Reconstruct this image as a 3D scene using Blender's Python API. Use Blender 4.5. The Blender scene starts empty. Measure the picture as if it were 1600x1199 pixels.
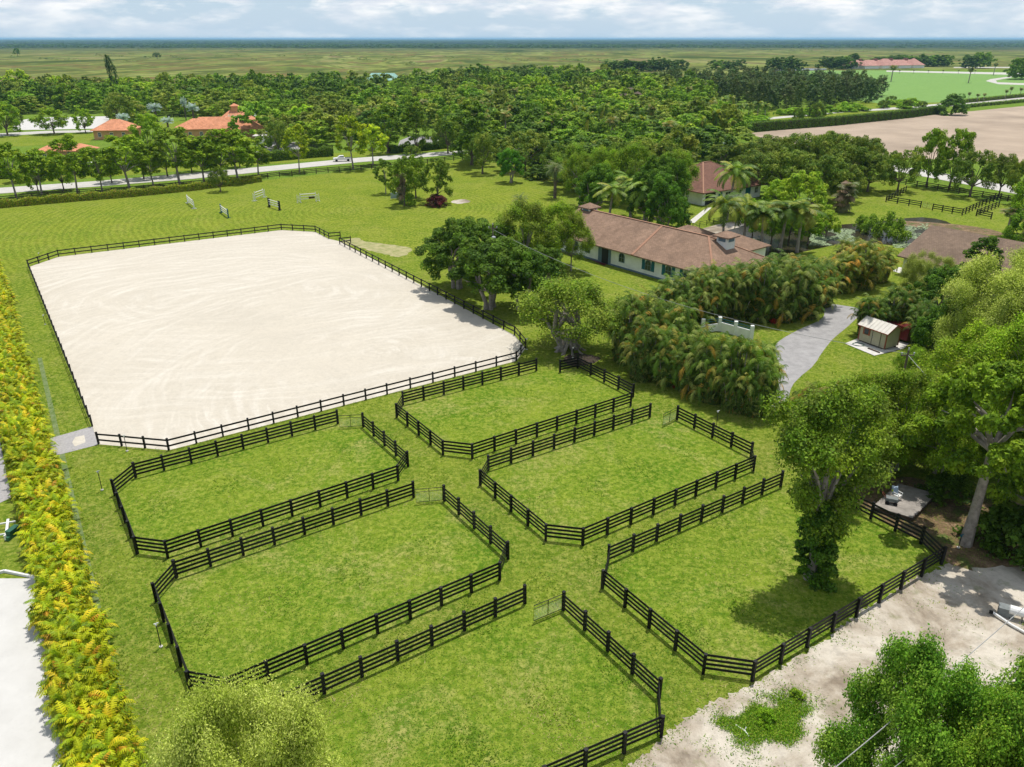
import bpy, math, random
import numpy as np
from mathutils import Vector, Matrix
random.seed(7)
rng = np.random.default_rng(7)
R = math.radians
S = bpy.context.scene
COL = S.collection

# ---------------------------------------------------------------- camera
W0, H0, F0, HY, CZ = 1600.0, 1199.0, 1210.0, 60.0, 35.0
PITCH = math.atan((H0 / 2 - HY) / F0)
cam = bpy.data.cameras.new('camera'); camo = bpy.data.objects.new('camera', cam); COL.objects.link(camo)
camo.location = (0, 0, CZ); camo.rotation_euler = (R(90) - PITCH, 0, 0)
cam.sensor_width = 36; cam.lens = 36 * F0 / W0; cam.clip_start = 1; cam.clip_end = 200000
S.camera = camo

# ---------------------------------------------------------------- light and sky
SUN_EL, SUN_AZ = R(74), R(68)          # azimuth measured from +X towards +Y
sd = Vector((math.cos(SUN_EL) * math.cos(SUN_AZ), math.cos(SUN_EL) * math.sin(SUN_AZ), math.sin(SUN_EL)))
sun = bpy.data.lights.new('sun', 'SUN'); sun.energy = 4.2; sun.angle = R(0.5); sun.color = (1, .955, .88)
suno = bpy.data.objects.new('sun', sun); COL.objects.link(suno); suno.rotation_euler = sd.to_track_quat('Z', 'Y').to_euler()
wd = bpy.data.worlds.new('World'); S.world = wd; wd.use_nodes = True
nt = wd.node_tree; nt.nodes.clear()
def wn(t, **k):
    n = nt.nodes.new(t)
    for a, b in k.items(): setattr(n, a, b)
    return n
def wl(a, b): nt.links.new(a, b)
sky = wn('ShaderNodeTexSky', sky_type='NISHITA', sun_disc=False, sun_elevation=SUN_EL, sun_rotation=R(90) - SUN_AZ, air_density=1.0, dust_density=.6, ozone_density=2.0)
tc = wn('ShaderNodeTexCoord'); sep = wn('ShaderNodeSeparateXYZ'); wl(tc.outputs['Generated'], sep.inputs[0])
cmb = wn('ShaderNodeMapping'); cmb.inputs['Scale'].default_value = (9, 9, 36); wl(tc.outputs['Generated'], cmb.inputs[0])
n1 = wn('ShaderNodeTexNoise'); n1.inputs['Scale'].default_value = 1.0; n1.inputs['Detail'].default_value = 8; n1.inputs['Roughness'].default_value = .6
wl(cmb.outputs[0], n1.inputs['Vector'])
cr = wn('ShaderNodeValToRGB'); cr.color_ramp.elements[0].position = .44; cr.color_ramp.elements[1].position = .57; wl(n1.outputs['Fac'], cr.inputs[0])
n2 = wn('ShaderNodeTexNoise'); n2.inputs['Scale'].default_value = 2.2; n2.inputs['Detail'].default_value = 6; wl(cmb.outputs[0], n2.inputs['Vector'])
cc = wn('ShaderNodeValToRGB'); cc.color_ramp.elements[0].position = .4; cc.color_ramp.elements[0].color = (7.4, 8.1, 9.0, 1); cc.color_ramp.elements[1].position = .62; cc.color_ramp.elements[1].color = (10.2, 10.3, 10.4, 1)
wl(n2.outputs['Fac'], cc.inputs[0])
# thin cloud cover fades into clear pale blue air at the horizon
fd = wn('ShaderNodeMapRange'); wl(sep.outputs['Z'], fd.inputs[0]); fd.inputs[1].default_value = .008; fd.inputs[2].default_value = .034; fd.inputs[3].default_value = .45; fd.inputs[4].default_value = 1
fm = wn('ShaderNodeMath', operation='MULTIPLY'); wl(cr.outputs[0], fm.inputs[0]); wl(fd.outputs[0], fm.inputs[1])
hz = wn('ShaderNodeMapRange'); wl(sep.outputs['Z'], hz.inputs[0]); hz.inputs[1].default_value = 0; hz.inputs[2].default_value = .30; hz.inputs[3].default_value = .8; hz.inputs[4].default_value = 0
m0 = wn('ShaderNodeMixRGB'); wl(hz.outputs[0], m0.inputs[0]); wl(sky.outputs[0], m0.inputs[1]); m0.inputs[2].default_value = (5.6, 7.4, 9.4, 1)
m1 = wn('ShaderNodeMixRGB'); wl(fm.outputs[0], m1.inputs[0]); wl(m0.outputs[0], m1.inputs[1]); wl(cc.outputs[0], m1.inputs[2])
bg = wn('ShaderNodeBackground'); bg.inputs['Strength'].default_value = .1; wl(m1.outputs[0], bg.inputs[0])
wo = wn('ShaderNodeOutputWorld'); wl(bg.outputs[0], wo.inputs[0])
S.view_settings.view_transform = 'Standard'; S.view_settings.look = 'None'; S.view_settings.exposure = 0.0; S.view_settings.gamma = 1
S.view_settings.use_curve_mapping = False
S.render.engine = 'CYCLES'
S.cycles.max_bounces = 6; S.cycles.diffuse_bounces = 3; S.cycles.transmission_bounces = 3; S.cycles.transparent_max_bounces = 6; S.cycles.volume_bounces = 1
S.cycles.use_denoising = True

# ---------------------------------------------------------------- mapping: photo pixel on a horizontal plane -> metres
cP, sP = math.cos(PITCH), math.sin(PITCH)
def P(u, v, z=0.0):
    x = (u - W0 / 2) / F0; y = -(v - H0 / 2) / F0
    d = (x, cP + y * sP, -sP + y * cP); t = (z - CZ) / d[2]
    return (d[0] * t, d[1] * t)
def PX(x, y, z=0.0):
    zz = z - CZ; f = y * cP - zz * sP; up = y * sP + zz * cP
    return (W0 / 2 + F0 * x / f, H0 / 2 - F0 * up / f, f)
def hgt(x, y, vt):
    lo, hi = 0, 34.0
    for _ in range(40):
        m = (lo + hi) / 2
        if PX(x, y, m)[1] > vt: lo = m
        else: hi = m
    return lo
def PP(pts, z=0.0): return [P(u, v) for u, v in pts]

# ---------------------------------------------------------------- materials
MATS = {}
def newmat(name):
    m = bpy.data.materials.new(name); m.use_nodes = True; MATS[name] = m
    b = m.node_tree.nodes['Principled BSDF']; b.inputs['Specular IOR Level'].default_value = .25
    return m, m.node_tree, b
def N(t, ty, **k):
    n = t.nodes.new(ty)
    for a, b in k.items():
        if a.startswith('i_'): n.inputs[a[2:].replace('_', ' ')].default_value = b
        else: setattr(n, a, b)
    return n
def wpos(t, scale=(1, 1, 1), rot=0):
    g = N(t, 'ShaderNodeNewGeometry'); mp = N(t, 'ShaderNodeMapping'); mp.inputs['Scale'].default_value = scale; mp.inputs['Rotation'].default_value = (0, 0, rot)
    t.links.new(g.outputs['Position'], mp.inputs[0]); return mp.outputs[0]
def noise(t, vec, sc, det=5, rough=.6, dist=0):
    n = N(t, 'ShaderNodeTexNoise', i_Scale=sc, i_Detail=det, i_Roughness=rough, i_Distortion=dist); t.links.new(vec, n.inputs['Vector']); return n.outputs['Fac']
def ramp(t, fac, stops):
    n = N(t, 'ShaderNodeValToRGB'); e = n.color_ramp.elements
    while len(e) < len(stops): e.new(.5)
    for i, (p, c) in enumerate(stops):
        e[i].position = p; e[i].color = (c, c, c, 1) if isinstance(c, (int, float)) else (*c, 1)
    t.links.new(fac, n.inputs[0]); return n.outputs[0]
def mix(t, fac, a, b, mode='MIX'):
    n = N(t, 'ShaderNodeMixRGB', blend_type=mode)
    for i, v in ((0, fac), (1, a), (2, b)):
        if hasattr(v, 'is_linked'): t.links.new(v, n.inputs[i])
        elif i == 0: n.inputs[0].default_value = v
        else: n.inputs[i].default_value = (*v, 1)
    return n.outputs[0]
def bump(t, b, h, strength, dist):
    n = N(t, 'ShaderNodeBump', i_Strength=strength, i_Distance=dist); t.links.new(h, n.inputs['Height']); t.links.new(n.outputs[0], b.inputs['Normal'])
def simple(name, col, rough=.7, var=.15, sc=3.0, bmp=0.0, metal=0.0, col2=None, spec=.25):
    m, t, b = newmat(name); v = wpos(t)
    f = noise(t, v, sc, 6, .65)
    c2 = col2 or tuple(max(0, x * (1 - 2 * var)) for x in col); c1 = tuple(min(1, x * (1 + var)) for x in col)
    t.links.new(ramp(t, f, [(.3, c2), (.7, c1)]), b.inputs['Base Color'])
    b.inputs['Roughness'].default_value = rough; b.inputs['Metallic'].default_value = metal; b.inputs['Specular IOR Level'].default_value = spec
    if bmp: bump(t, b, f, .6, bmp)
    return m

GREEN_A, GREEN_B = (.090, .168, .012), (.190, .238, .026)
def grass_mat(name, a, b_, dry, dryamt=.5, mow=0.0, far=False):
    m, t, b = newmat(name); v = wpos(t)
    big = noise(t, v, .11, 5, .65, .4); mid = noise(t, v, .60, 6, .7); fine = noise(t, v, 2.1, 6, .75); tiny = noise(t, v, 8.5, 5, .8)
    c = mix(t, ramp(t, big, [(.32, 0.0), (.68, 1.0)]), a, b_)
    c = mix(t, ramp(t, mid, [(.38, 0.0), (.66, .75)]), c, tuple(x * .74 for x in a))
    c = mix(t, ramp(t, fine, [(.44, 0.0), (.60, .8)]), c, (b_[0] * 1.4, b_[1] * 1.25, b_[2] * 2.0))
    d1 = noise(t, wpos(t), .13, 7, .75, .8)
    dd = N(t, 'ShaderNodeMath', operation='MULTIPLY'); t.links.new(ramp(t, d1, [(.50, 0.0), (.68, 1.0)]), dd.inputs[0]); t.links.new(ramp(t, fine, [(.40, 0.1), (.60, 1.0)]), dd.inputs[1])
    d2 = N(t, 'ShaderNodeMath', operation='MULTIPLY'); t.links.new(dd.outputs[0], d2.inputs[0]); d2.inputs[1].default_value = dryamt
    c = mix(t, d2.outputs[0], c, dry)
    if mow:
        wv = N(t, 'ShaderNodeTexWave', wave_type='RINGS', rings_direction='Z', i_Scale=.23, i_Distortion=3.0, i_Detail=2.0); wv.inputs['Detail Scale'].default_value = .25
        gp = N(t, 'ShaderNodeVectorMath', operation='SUBTRACT'); t.links.new(v, gp.inputs[0]); gp.inputs[1].default_value = (-30, 175, 0); t.links.new(gp.outputs[0], wv.inputs['Vector'])
        c = mix(t, mow, c, ramp(t, wv.outputs['Fac'], [(.2, .72), (.8, 1.1)]), 'MULTIPLY')
    c = mix(t, 1.0, c, ramp(t, tiny, [(.28, .7), (.5, .99), (.72, 1.3)]), 'MULTIPLY')
    t.links.new(c, b.inputs['Base Color']); b.inputs['Roughness'].default_value = 1; b.inputs['Specular IOR Level'].default_value = 0
    bump(t, b, tiny, .5, .10)
    return m
grass_mat('lawn', GREEN_A, GREEN_B, (.33, .28, .11), .5)
grass_mat('mown_lawn', (.100, .180, .013), (.205, .250, .026), (.34, .30, .10), .4, .38)
grass_mat('paddock_grass', (.084, .180, .011), (.192, .250, .024), (.42, .35, .15), .62)
grass_mat('rough_grass', (.075, .15, .018), (.15, .24, .025), (.25, .22, .10), .4)
grass_mat('polo_grass', (.13, .26, .055), (.19, .32, .08), (.2, .28, .1), .2)
# marsh: one material for the plain, from wet brown sawgrass to far tree country
m, t, b = newmat('marsh'); v = wpos(t, (1.0, .42, 1))
f1 = noise(t, v, .0052, 7, .55, 1.0); f2 = noise(t, v, .016, 6, .6, .8); f3 = noise(t, v, .0012, 6, .6, .6); f4 = noise(t, v, .06, 6, .75)
c = ramp(t, f1, [(.36, (.05, .075, .02)), (.42, (.17, .21, .05)), (.47, (.16, .115, .05)), (.51, (.23, .27, .07)), (.545, (.10, .12, .03)), (.58, (.25, .28, .085)), (.66, (.19, .145, .07))])
c = mix(t, ramp(t, f2, [(.47, 0.0), (.58, .75)]), c, (.075, .095, .028))
c = mix(t, ramp(t, f4, [(.50, 0.0), (.66, .6)]), c, (.06, .085, .02))
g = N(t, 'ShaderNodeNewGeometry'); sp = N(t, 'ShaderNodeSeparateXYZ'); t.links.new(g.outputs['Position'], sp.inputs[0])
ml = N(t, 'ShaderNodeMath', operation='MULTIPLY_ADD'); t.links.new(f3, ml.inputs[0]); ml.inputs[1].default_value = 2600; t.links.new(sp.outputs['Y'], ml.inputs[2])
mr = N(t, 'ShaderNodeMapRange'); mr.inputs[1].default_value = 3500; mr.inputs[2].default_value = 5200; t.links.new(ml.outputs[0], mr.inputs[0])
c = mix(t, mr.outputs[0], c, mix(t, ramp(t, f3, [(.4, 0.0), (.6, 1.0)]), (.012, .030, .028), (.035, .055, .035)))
t.links.new(c, b.inputs['Base Color']); b.inputs['Roughness'].default_value = 1; b.inputs['Specular IOR Level'].default_value = 0
# sand arena with harrow rings
m, t, b = newmat('arena_sand'); v = wpos(t)
cols = (.525, .478, .395)
f = noise(t, v, .09, 6, .65, .8)
c = ramp(t, f, [(.3, tuple(x * .93 for x in cols)), (.7, tuple(min(1, x * 1.06) for x in cols))])
for cx, cy, sx, sy, amt, sd_ in ((-17, 86, 1.0, .8, .75, 0), (-44, 110, .55, .85, .6, 7), (-8, 76, .8, 1.0, .5, 13)):
    g = N(t, 'ShaderNodeNewGeometry'); mp = N(t, 'ShaderNodeMapping', vector_type='POINT'); mp.inputs['Rotation'].default_value = (0, 0, R(36)); mp.inputs['Scale'].default_value = (sx, sy, 0)
    s_ = N(t, 'ShaderNodeVectorMath', operation='SUBTRACT'); s_.inputs[1].default_value = (cx, cy, 0); t.links.new(g.outputs['Position'], s_.inputs[0]); t.links.new(s_.outputs[0], mp.inputs[0])
    ln = N(t, 'ShaderNodeVectorMath', operation='LENGTH'); t.links.new(mp.outputs[0], ln.inputs[0]); sx_ = N(t, 'ShaderNodeSeparateXYZ'); t.links.new(mp.outputs[0], sx_.inputs[0])
    at = N(t, 'ShaderNodeMath', operation='ARCTAN2'); t.links.new(sx_.outputs[1], at.inputs[0]); t.links.new(sx_.outputs[0], at.inputs[1])
    wb = N(t, 'ShaderNodeMath', operation='MULTIPLY_ADD'); t.links.new(noise(t, v, .06, 2), wb.inputs[0]); wb.inputs[1].default_value = 5.0; t.links.new(ln.outputs['Value'], wb.inputs[2])
    cb = N(t, 'ShaderNodeCombineXYZ'); t.links.new(wb.outputs[0], cb.inputs[0]); am = N(t, 'ShaderNodeMath', operation='MULTIPLY'); t.links.new(at.outputs[0], am.inputs[0]); am.inputs[1].default_value = 1.6; t.links.new(am.outputs[0], cb.inputs[1]); cb.inputs[2].default_value = sd_
    st_ = noise(t, cb.outputs[0], 1.15, 5, .62)
    k = N(t, 'ShaderNodeMath', operation='MULTIPLY'); t.links.new(ramp(t, noise(t, v, .045 + .01 * sx, 3), [(.42, 0.0), (.62, amt)]), k.inputs[0]); k.inputs[1].default_value = 1
    c = mix(t, k.outputs[0], c, ramp(t, st_, [(.36, (.48, .435, .355)), (.50, (.525, .48, .40)), (.62, (.635, .595, .52))]))
sp2 = noise(t, v, 6.0, 5, .7); hf = noise(t, v, 1.7, 6, .75, 1.0); c = mix(t, 1.0, c, ramp(t, hf, [(.38, .93), (.48, 1.0), (.62, 1.04)]), 'MULTIPLY')
c = mix(t, 1.0, c, ramp(t, sp2, [(.3, .93), (.7, 1.05)]), 'MULTIPLY')
t.links.new(c, b.inputs['Base Color']); b.inputs['Roughness'].default_value = .95
bump(t, b, sp2, .4, .02)
m, t, b = newmat('white_sand'); v = wpos(t); f = noise(t, v, .5, 6, .7); sp2 = noise(t, v, 5, 4, .7)
c = ramp(t, f, [(.3, (.50, .49, .465)), (.7, (.58, .57, .545))]); c = mix(t, 1, c, ramp(t, sp2, [(.25, .86), (.4, 1.0)]), 'MULTIPLY'); t.links.new(c, b.inputs['Base Color']); b.inputs['Roughness'].default_value = .95
# dirt yard
m, t, b = newmat('dirt'); v = wpos(t); f = noise(t, v, .16, 8, .7, .5); f2 = noise(t, v, 1.3, 7, .75); f3 = noise(t, v, .38, 6, .7, .5)
c = ramp(t, f, [(.36, (.235, .19, .14)), (.45, (.37, .315, .245)), (.57, (.54, .49, .41))]); c = mix(t, 1, c, ramp(t, f2, [(.3, .72), (.5, 1.0), (.75, 1.12)]), 'MULTIPLY')
c = mix(t, ramp(t, f3, [(.585, 0.0), (.70, .6)]), c, (.16, .18, .06))
t.links.new(c, b.inputs['Base Color']); b.inputs['Roughness'].default_value = .95; bump(t, b, f2, .7, .06)
m, t, b = newmat('leaf_litter'); v = wpos(t); f = noise(t, v, .5, 7, .75, .3); f2 = noise(t, v, 5, 6, .8)
c = ramp(t, f, [(.35, (.07, .12, .02)), (.48, (.15, .10, .05)), (.62, (.25, .17, .10))]); c = mix(t, 1, c, ramp(t, f2, [(.3, .5), (.5, 1.0), (.7, 1.8)]), 'MULTIPLY')
t.links.new(c, b.inputs['Base Color']); b.inputs['Roughness'].default_value = .95; bump(t, b, f2, .8, .08)
simple('tan_field', (.40, .315, .235), .95, .14, .03, 0, col2=(.27, .21, .155))
simple('pale_road', (.50, .48, .44), .9, .07, .4)
simple('asphalt', (.33, .32, .315), .9, .12, .8)
simple('pavers', (.36, .345, .34), .85, .12, 5)
simple('concrete', (.60, .58, .54), .85, .08, 2)
simple('worn_turf', (.36, .31, .17), .95, .2, .7, col2=(.19, .22, .06))
simple('hedge_soil', (.17, .205, .10), .95, .2, 1.5, col2=(.09, .15, .03))
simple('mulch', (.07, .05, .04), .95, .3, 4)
# pond
m, t, b = newmat('pond_water'); v = wpos(t); b.inputs['Base Color'].default_value = (.035, .03, .018, 1); b.inputs['Roughness'].default_value = .2; b.inputs['Specular IOR Level'].default_value = .12
bump(t, b, noise(t, v, 1.5, 3), .15, .03)
# fence etc
simple('black_paint', (.011, .011, .0115), .55, .4, 2.5, spec=.2)
simple('brown_wood', (.075, .05, .035), .85, .3, 3)
simple('dark_metal', (.02, .025, .022), .5, .2, 4)
simple('white_paint', (.74, .74, .72), .5, .05, 3)
simple('white_wall', (.80, .82, .79), .8, .07, .9)
simple('cream_wall', (.62, .45, .24), .8, .07, .9)
simple('villa_wall', (.60, .34, .16), .8, .08, .9)
simple('blue_wall', (.42, .52, .66), .8, .07, 1)
simple('dark_opening', (.02, .022, .025), .6, .1, 1)
simple('teal_paint', (.015, .13, .17), .5, .15, 3)
simple('pool_blue', (.03, .18, .42), .5, .1, 3)
simple('green_plastic', (.03, .12, .07), .5, .1, 3)
simple('grey_plastic', (.2, .22, .22), .5, .1, 3)
simple('black_rubber', (.015, .015, .015), .8, .1, 3)
simple('red_paint', (.13, .014, .012), .5, .2, 3)
simple('blue_grey', (.13, .2, .26), .6, .1, 3)
simple('weathered_wood', (.33, .30, .27), .9, .2, 1.6)
simple('pole_wood', (.16, .125, .095), .9, .2, 2)
simple('galvanised', (.5, .52, .53), .4, .08, 3, metal=.3)
simple('shed_siding', (.43, .40, .285), .8, .05, 2)
simple('shed_trim', (.28, .09, .05), .7, .1, 2)
simple('shed_roof_tin', (.66, .62, .55), .6, .06, 1.5)
simple('wire', (.35, .35, .34), .5, .1, 1)
m, t, b = newmat('window_glass'); b.inputs['Base Color'].default_value = (.02, .035, .04, 1); b.inputs['Roughness'].default_value = .08; b.inputs['Specular IOR Level'].default_value = .6
def roof_mat(name, c1, c2, sc=2.4):
    m, t, b = newmat(name); tcn = N(t, 'ShaderNodeUVMap'); br = N(t, 'ShaderNodeTexBrick', i_Scale=sc)
    br.inputs['Color1'].default_value = (*c1, 1); br.inputs['Color2'].default_value = (*c2, 1); br.inputs['Mortar'].default_value = (*(x * .55 for x in c2), 1); br.inputs['Mortar Size'].default_value = .03
    br.inputs['Brick Width'].default_value = .9; br.inputs['Row Height'].default_value = .7
    t.links.new(tcn.outputs[0], br.inputs['Vector'])
    f = noise(t, wpos(t), .35, 7, .7, .6); st = noise(t, wpos(t, (1, 1, 3)), 1.3, 6, .7)
    c = mix(t, 1, br.outputs['Color'], ramp(t, f, [(.3, .74), (.7, 1.18)]), 'MULTIPLY'); c = mix(t, 1, c, ramp(t, st, [(.35, .82), (.65, 1.1)]), 'MULTIPLY')
    t.links.new(c, b.inputs['Base Color']); b.inputs['Roughness'].default_value = .9
    bump(t, b, br.outputs['Fac'], -.4, .04)
roof_mat('brown_shingle', (.30, .195, .135), (.255, .165, .112))
roof_mat('red_shingle', (.215, .11, .075), (.185, .092, .065))
roof_mat('grey_brown_shingle', (.235, .165, .115), (.20, .14, .10))
roof_mat('orange_tile', (.72, .32, .18), (.60, .25, .13), 1.6)
roof_mat('pink_tile', (.56, .30, .25), (.48, .25, .21), 1.6)
roof_mat('teal_metal', (.30, .52, .46), (.28, .49, .43), 1)
roof_mat('thatch', (.20, .145, .11), (.17, .125, .10), 5)
simple('ridge_cap', (.36, .20, .13), .9, .1, 3)
simple('bark', (.17, .135, .105), .95, .3, 3.5, .03)
simple('pale_bark', (.33, .29, .25), .95, .25, 2.5, .03)
m = MATS['black_paint']; t = m.node_tree; b = t.nodes['Principled BSDF']; src = b.inputs['Base Color'].links[0].from_socket; o_ = N(t, 'ShaderNodeObjectInfo')
t.links.new(mix(t, ramp(t, o_.outputs['Random'], [(.3, 0.0), (1.0, .8)]), src, (.026, .025, .024)), b.inputs['Base Color'])
# foliage: leaf colour from the mesh (each leaf's own hue) times the tree's own colour
def leafmat(name, transl=.28, rough=.55, spec=.3):
    m, t, b = newmat(name); a = N(t, 'ShaderNodeVertexColor', layer_name='col'); o = N(t, 'ShaderNodeObjectInfo')
    c = mix(t, 1, a.outputs[0], o.outputs['Color'], 'MULTIPLY')
    rr = N(t, 'ShaderNodeMapRange', i_To_Min=.85, i_To_Max=1.15); t.links.new(o.outputs['Random'], rr.inputs[0])
    hs = N(t, 'ShaderNodeHueSaturation'); t.links.new(rr.outputs[0], hs.inputs['Value']); t.links.new(c, hs.inputs['Color']); c = hs.outputs[0]
    t.links.new(c, b.inputs['Base Color']); b.inputs['Roughness'].default_value = rough; b.inputs['Specular IOR Level'].default_value = spec
    tr = N(t, 'ShaderNodeBsdfTranslucent'); t.links.new(mix(t, 1, c, (1.5, 1.7, .7), 'MULTIPLY'), tr.inputs[0])
    ms = N(t, 'ShaderNodeMixShader'); ms.inputs[0].default_value = transl
    t.links.new(b.outputs[0], ms.inputs[1]); t.links.new(tr.outputs[0], ms.inputs[2]); t.links.new(ms.outputs[0], t.nodes['Material Output'].inputs[0])
leafmat('leaves', .22, .6, .12); leafmat('fronds', .2, .5, .2)
M = MATS

# ---------------------------------------------------------------- mesh helpers
class MB:
    def __init__(s): s.v = []; s.f = []; s.m = []; s.uv = []; s.n = 0
    def add(s, vs, fs, mi=0, uv=None):
        s.v += [tuple(p) for p in vs]
        for k, f in enumerate(fs):
            s.f.append(tuple(i + s.n for i in f)); s.m.append(mi); s.uv.append(uv[k] if uv else None)
        s.n += len(vs)
    def box(s, c, d, rz=0, mi=0):
        cx, cy, cz = c; a, b_, h = d[0] / 2, d[1] / 2, d[2] / 2; co, si = math.cos(rz), math.sin(rz); vs = []
        for z in (-h, h):
            for x, y in ((-a, -b_), (a, -b_), (a, b_), (-a, b_)): vs.append((cx + x * co - y * si, cy + x * si + y * co, cz + z))
        s.add(vs, [(3, 2, 1, 0), (4, 5, 6, 7), (0, 1, 5, 4), (1, 2, 6, 5), (2, 3, 7, 6), (3, 0, 4, 7)], mi)
    def bar(s, p, q, w, h, mi=0, wig=0):
        p, q = Vector(p), Vector(q); d = (q - p).normalized(); up = Vector((0, 0, 1)) if abs(d.z) < .95 else Vector((1, 0, 0))
        r = d.cross(up).normalized() * w / 2; u = r.cross(d).normalized() * h / 2; vs = []
        for c in (p, q): vs += [c - r - u, c + r - u, c + r + u, c - r + u]
        s.add(vs, [(3, 2, 1, 0), (4, 5, 6, 7), (0, 1, 5, 4), (1, 2, 6, 5), (2, 3, 7, 6), (3, 0, 4, 7)], mi)
    def tube(s, pts, rad, n=7, mi=0, cap=True):
        pts = [Vector(p) for p in pts]; vs = []; fs = []
        if not isinstance(rad, (list, tuple)): rad = [rad] * len(pts)
        for i, p in enumerate(pts):
            d = (pts[min(i + 1, len(pts) - 1)] - pts[max(i - 1, 0)]).normalized()
            a = d.cross(Vector((0, 0, 1)) if abs(d.z) < .9 else Vector((1, 0, 0))).normalized(); b_ = d.cross(a)
            for k in range(n):
                th = 2 * math.pi * k / n; vs.append(p + (a * math.cos(th) + b_ * math.sin(th)) * rad[i])
        for i in range(len(pts) - 1):
            for k in range(n): k2 = (k + 1) % n; fs.append((i * n + k, i * n + k2, (i + 1) * n + k2, (i + 1) * n + k))
        if cap: fs.append(tuple(range(n))[::-1]); fs.append(tuple((len(pts) - 1) * n + k for k in range(n)))
        s.add(vs, fs, mi)
    def quadroof(s, vs, mi=0):      # a planar roof face with metre UVs
        vs = [Vector(p) for p in vs]; e = (vs[1] - vs[0]).normalized(); nn = (vs[1] - vs[0]).cross(vs[2] - vs[0]).normalized(); f = nn.cross(e)
        s.add(vs, [tuple(range(len(vs)))], mi, [[((p - vs[0]).dot(e), (p - vs[0]).dot(f)) for p in vs]])
    def mesh(s, name, mats):
        me = bpy.data.meshes.new(name); me.from_pydata(s.v, [], s.f); me.validate()
        for m_ in mats: me.materials.append(M[m_])
        if len(mats) > 1: me.polygons.foreach_set('material_index', s.m)
        if any(s.uv):
            uvl = me.uv_layers.new(name='UVMap')
            for p, u in zip(me.polygons, s.uv):
                if u:
                    for li, c in zip(p.loop_indices, u): uvl.data[li].uv = c
        return me
    def build(s, name, mats, parent=None):
        if isinstance(mats, str): mats = [mats]
        return link(name, s.mesh(name, mats), parent)
def link(name, me, parent=None, loc=None):
    o = bpy.data.objects.new(name, me); COL.objects.link(o)
    if parent is not None: o.parent = parent
    if loc is not None: o.location = loc
    return o
LABELS = {}
def tag(o, label, cat, group=None):
    o['label'] = label; o['category'] = cat
    if group: o['group'] = group
    if not group and label in LABELS: print('DUP LABEL', label)
    LABELS[label] = 1
    return o
def thing(name, label, cat, loc=(0, 0, 0), rz=0, group=None):
    o = bpy.data.objects.new(name, None); COL.objects.link(o); o.location = loc; o.rotation_euler = (0, 0, rz); o.empty_display_size = .5
    return tag(o, label, cat, group)
def struct(o, kind='structure', label=None):
    o['kind'] = kind
    if label: o['label'] = label
    return o
def smooth_poly(pts, k=4, jit=0.0):
    n = len(pts); out = []
    for i in range(n):
        p0, p1, p2, p3 = (Vector(pts[(i + j) % n]) for j in (-1, 0, 1, 2))
        for a in range(k):
            t_ = a / k; q = .5 * ((2 * p1) + (-p0 + p2) * t_ + (2 * p0 - 5 * p1 + 4 * p2 - p3) * t_ ** 2 + (-p0 + 3 * p1 - 3 * p2 + p3) * t_ ** 3)
            out.append((q.x + random.uniform(-jit, jit), q.y + random.uniform(-jit, jit)))
    return out
def sheet(name, pts, z, mat, label=None):
    from mathutils.geometry import tessellate_polygon
    vs = [Vector((x, y, z)) for x, y in pts]; me = bpy.data.meshes.new(name); tr = tessellate_polygon([vs])
    me.from_pydata([tuple(p) for p in vs], [], [tuple(t_) for t_ in tr]); me.validate(); me.materials.append(M[mat])
    nz = sum(p.normal.z for p in me.polygons)
    if nz < 0: me.flip_normals()
    return struct(link(name, me), label=label)
def strip(name, pts, w, z, mat, label=None):
    p = [Vector(a) for a in pts]; L, Rr = [], []
    for i in range(len(p)):
        d = (p[min(i + 1, len(p) - 1)] - p[max(i - 1, 0)]).normalized(); nrm = Vector((-d.y, d.x)) * w / 2
        L.append(tuple(p[i] + nrm)); Rr.append(tuple(p[i] - nrm))
    return sheet(name, L + Rr[::-1], z, mat, label)

# ---------------------------------------------------------------- ground and sheets
gm = MB(); gm.add([(-60000, -400, 0), (60000, -400, 0), (60000, 90000, 0), (-60000, 90000, 0)], [(0, 1, 2, 3)])
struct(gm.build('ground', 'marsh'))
def far_sheet(name, pix, z, mat, lb=None, jit=0, k=0):
    pts = PP(pix)
    if k: pts = smooth_poly(pts, k, jit)
    return sheet(name, pts, z, mat, lb)
far_sheet('woodland_floor', [(-300, 1300), (-500, 260), (-300, 150), (-60, 147), (400, 141), (620, 140), (860, 128), (1150, 118), (1340, 110), (1700, 108), (1900, 200), (1900, 1300), (800, 1900)], .02, 'rough_grass')
far_sheet('home_lawn', [(-60, 330), (100, 309), (330, 291), (560, 266), (720, 249), (850, 262), (1000, 290), (1250, 330), (1300, 268), (1420, 290), (1700, 345), (1700, 700), (1500, 905), (1180, 1066), (990, 1210), (800, 1500), (-300, 1500)], .04, 'lawn')
far_sheet('riding_field', [(-40, 327), (100, 310), (330, 292), (560, 268), (700, 254), (760, 275), (850, 300), (880, 340), (800, 355), (650, 400), (600, 405), (545, 372), (495, 352), (440, 350), (90, 392), (30, 412), (20, 440), (0, 400), (-60, 380)], .048, 'mown_lawn')
ARENA = [(45, 418), (92, 402), (440, 360), (474, 362), (493, 363), (514, 374), (532, 378), (804, 525), (821, 545), (806.6, 565), (264, 704.5), (152, 695), (145, 667)]
far_sheet('arena_sand', ARENA, .056, 'arena_sand', 'pale raked sand riding arena with curved harrow marks')
sheet('sand_spill', smooth_poly(PP([(532, 378), (560, 372), (572, 378), (640, 388), (625, 402), (590, 395), (550, 384)]), 10, .3), .053, 'worn_turf', 'bare sandy scuff in the lawn outside the arena gap')
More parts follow.
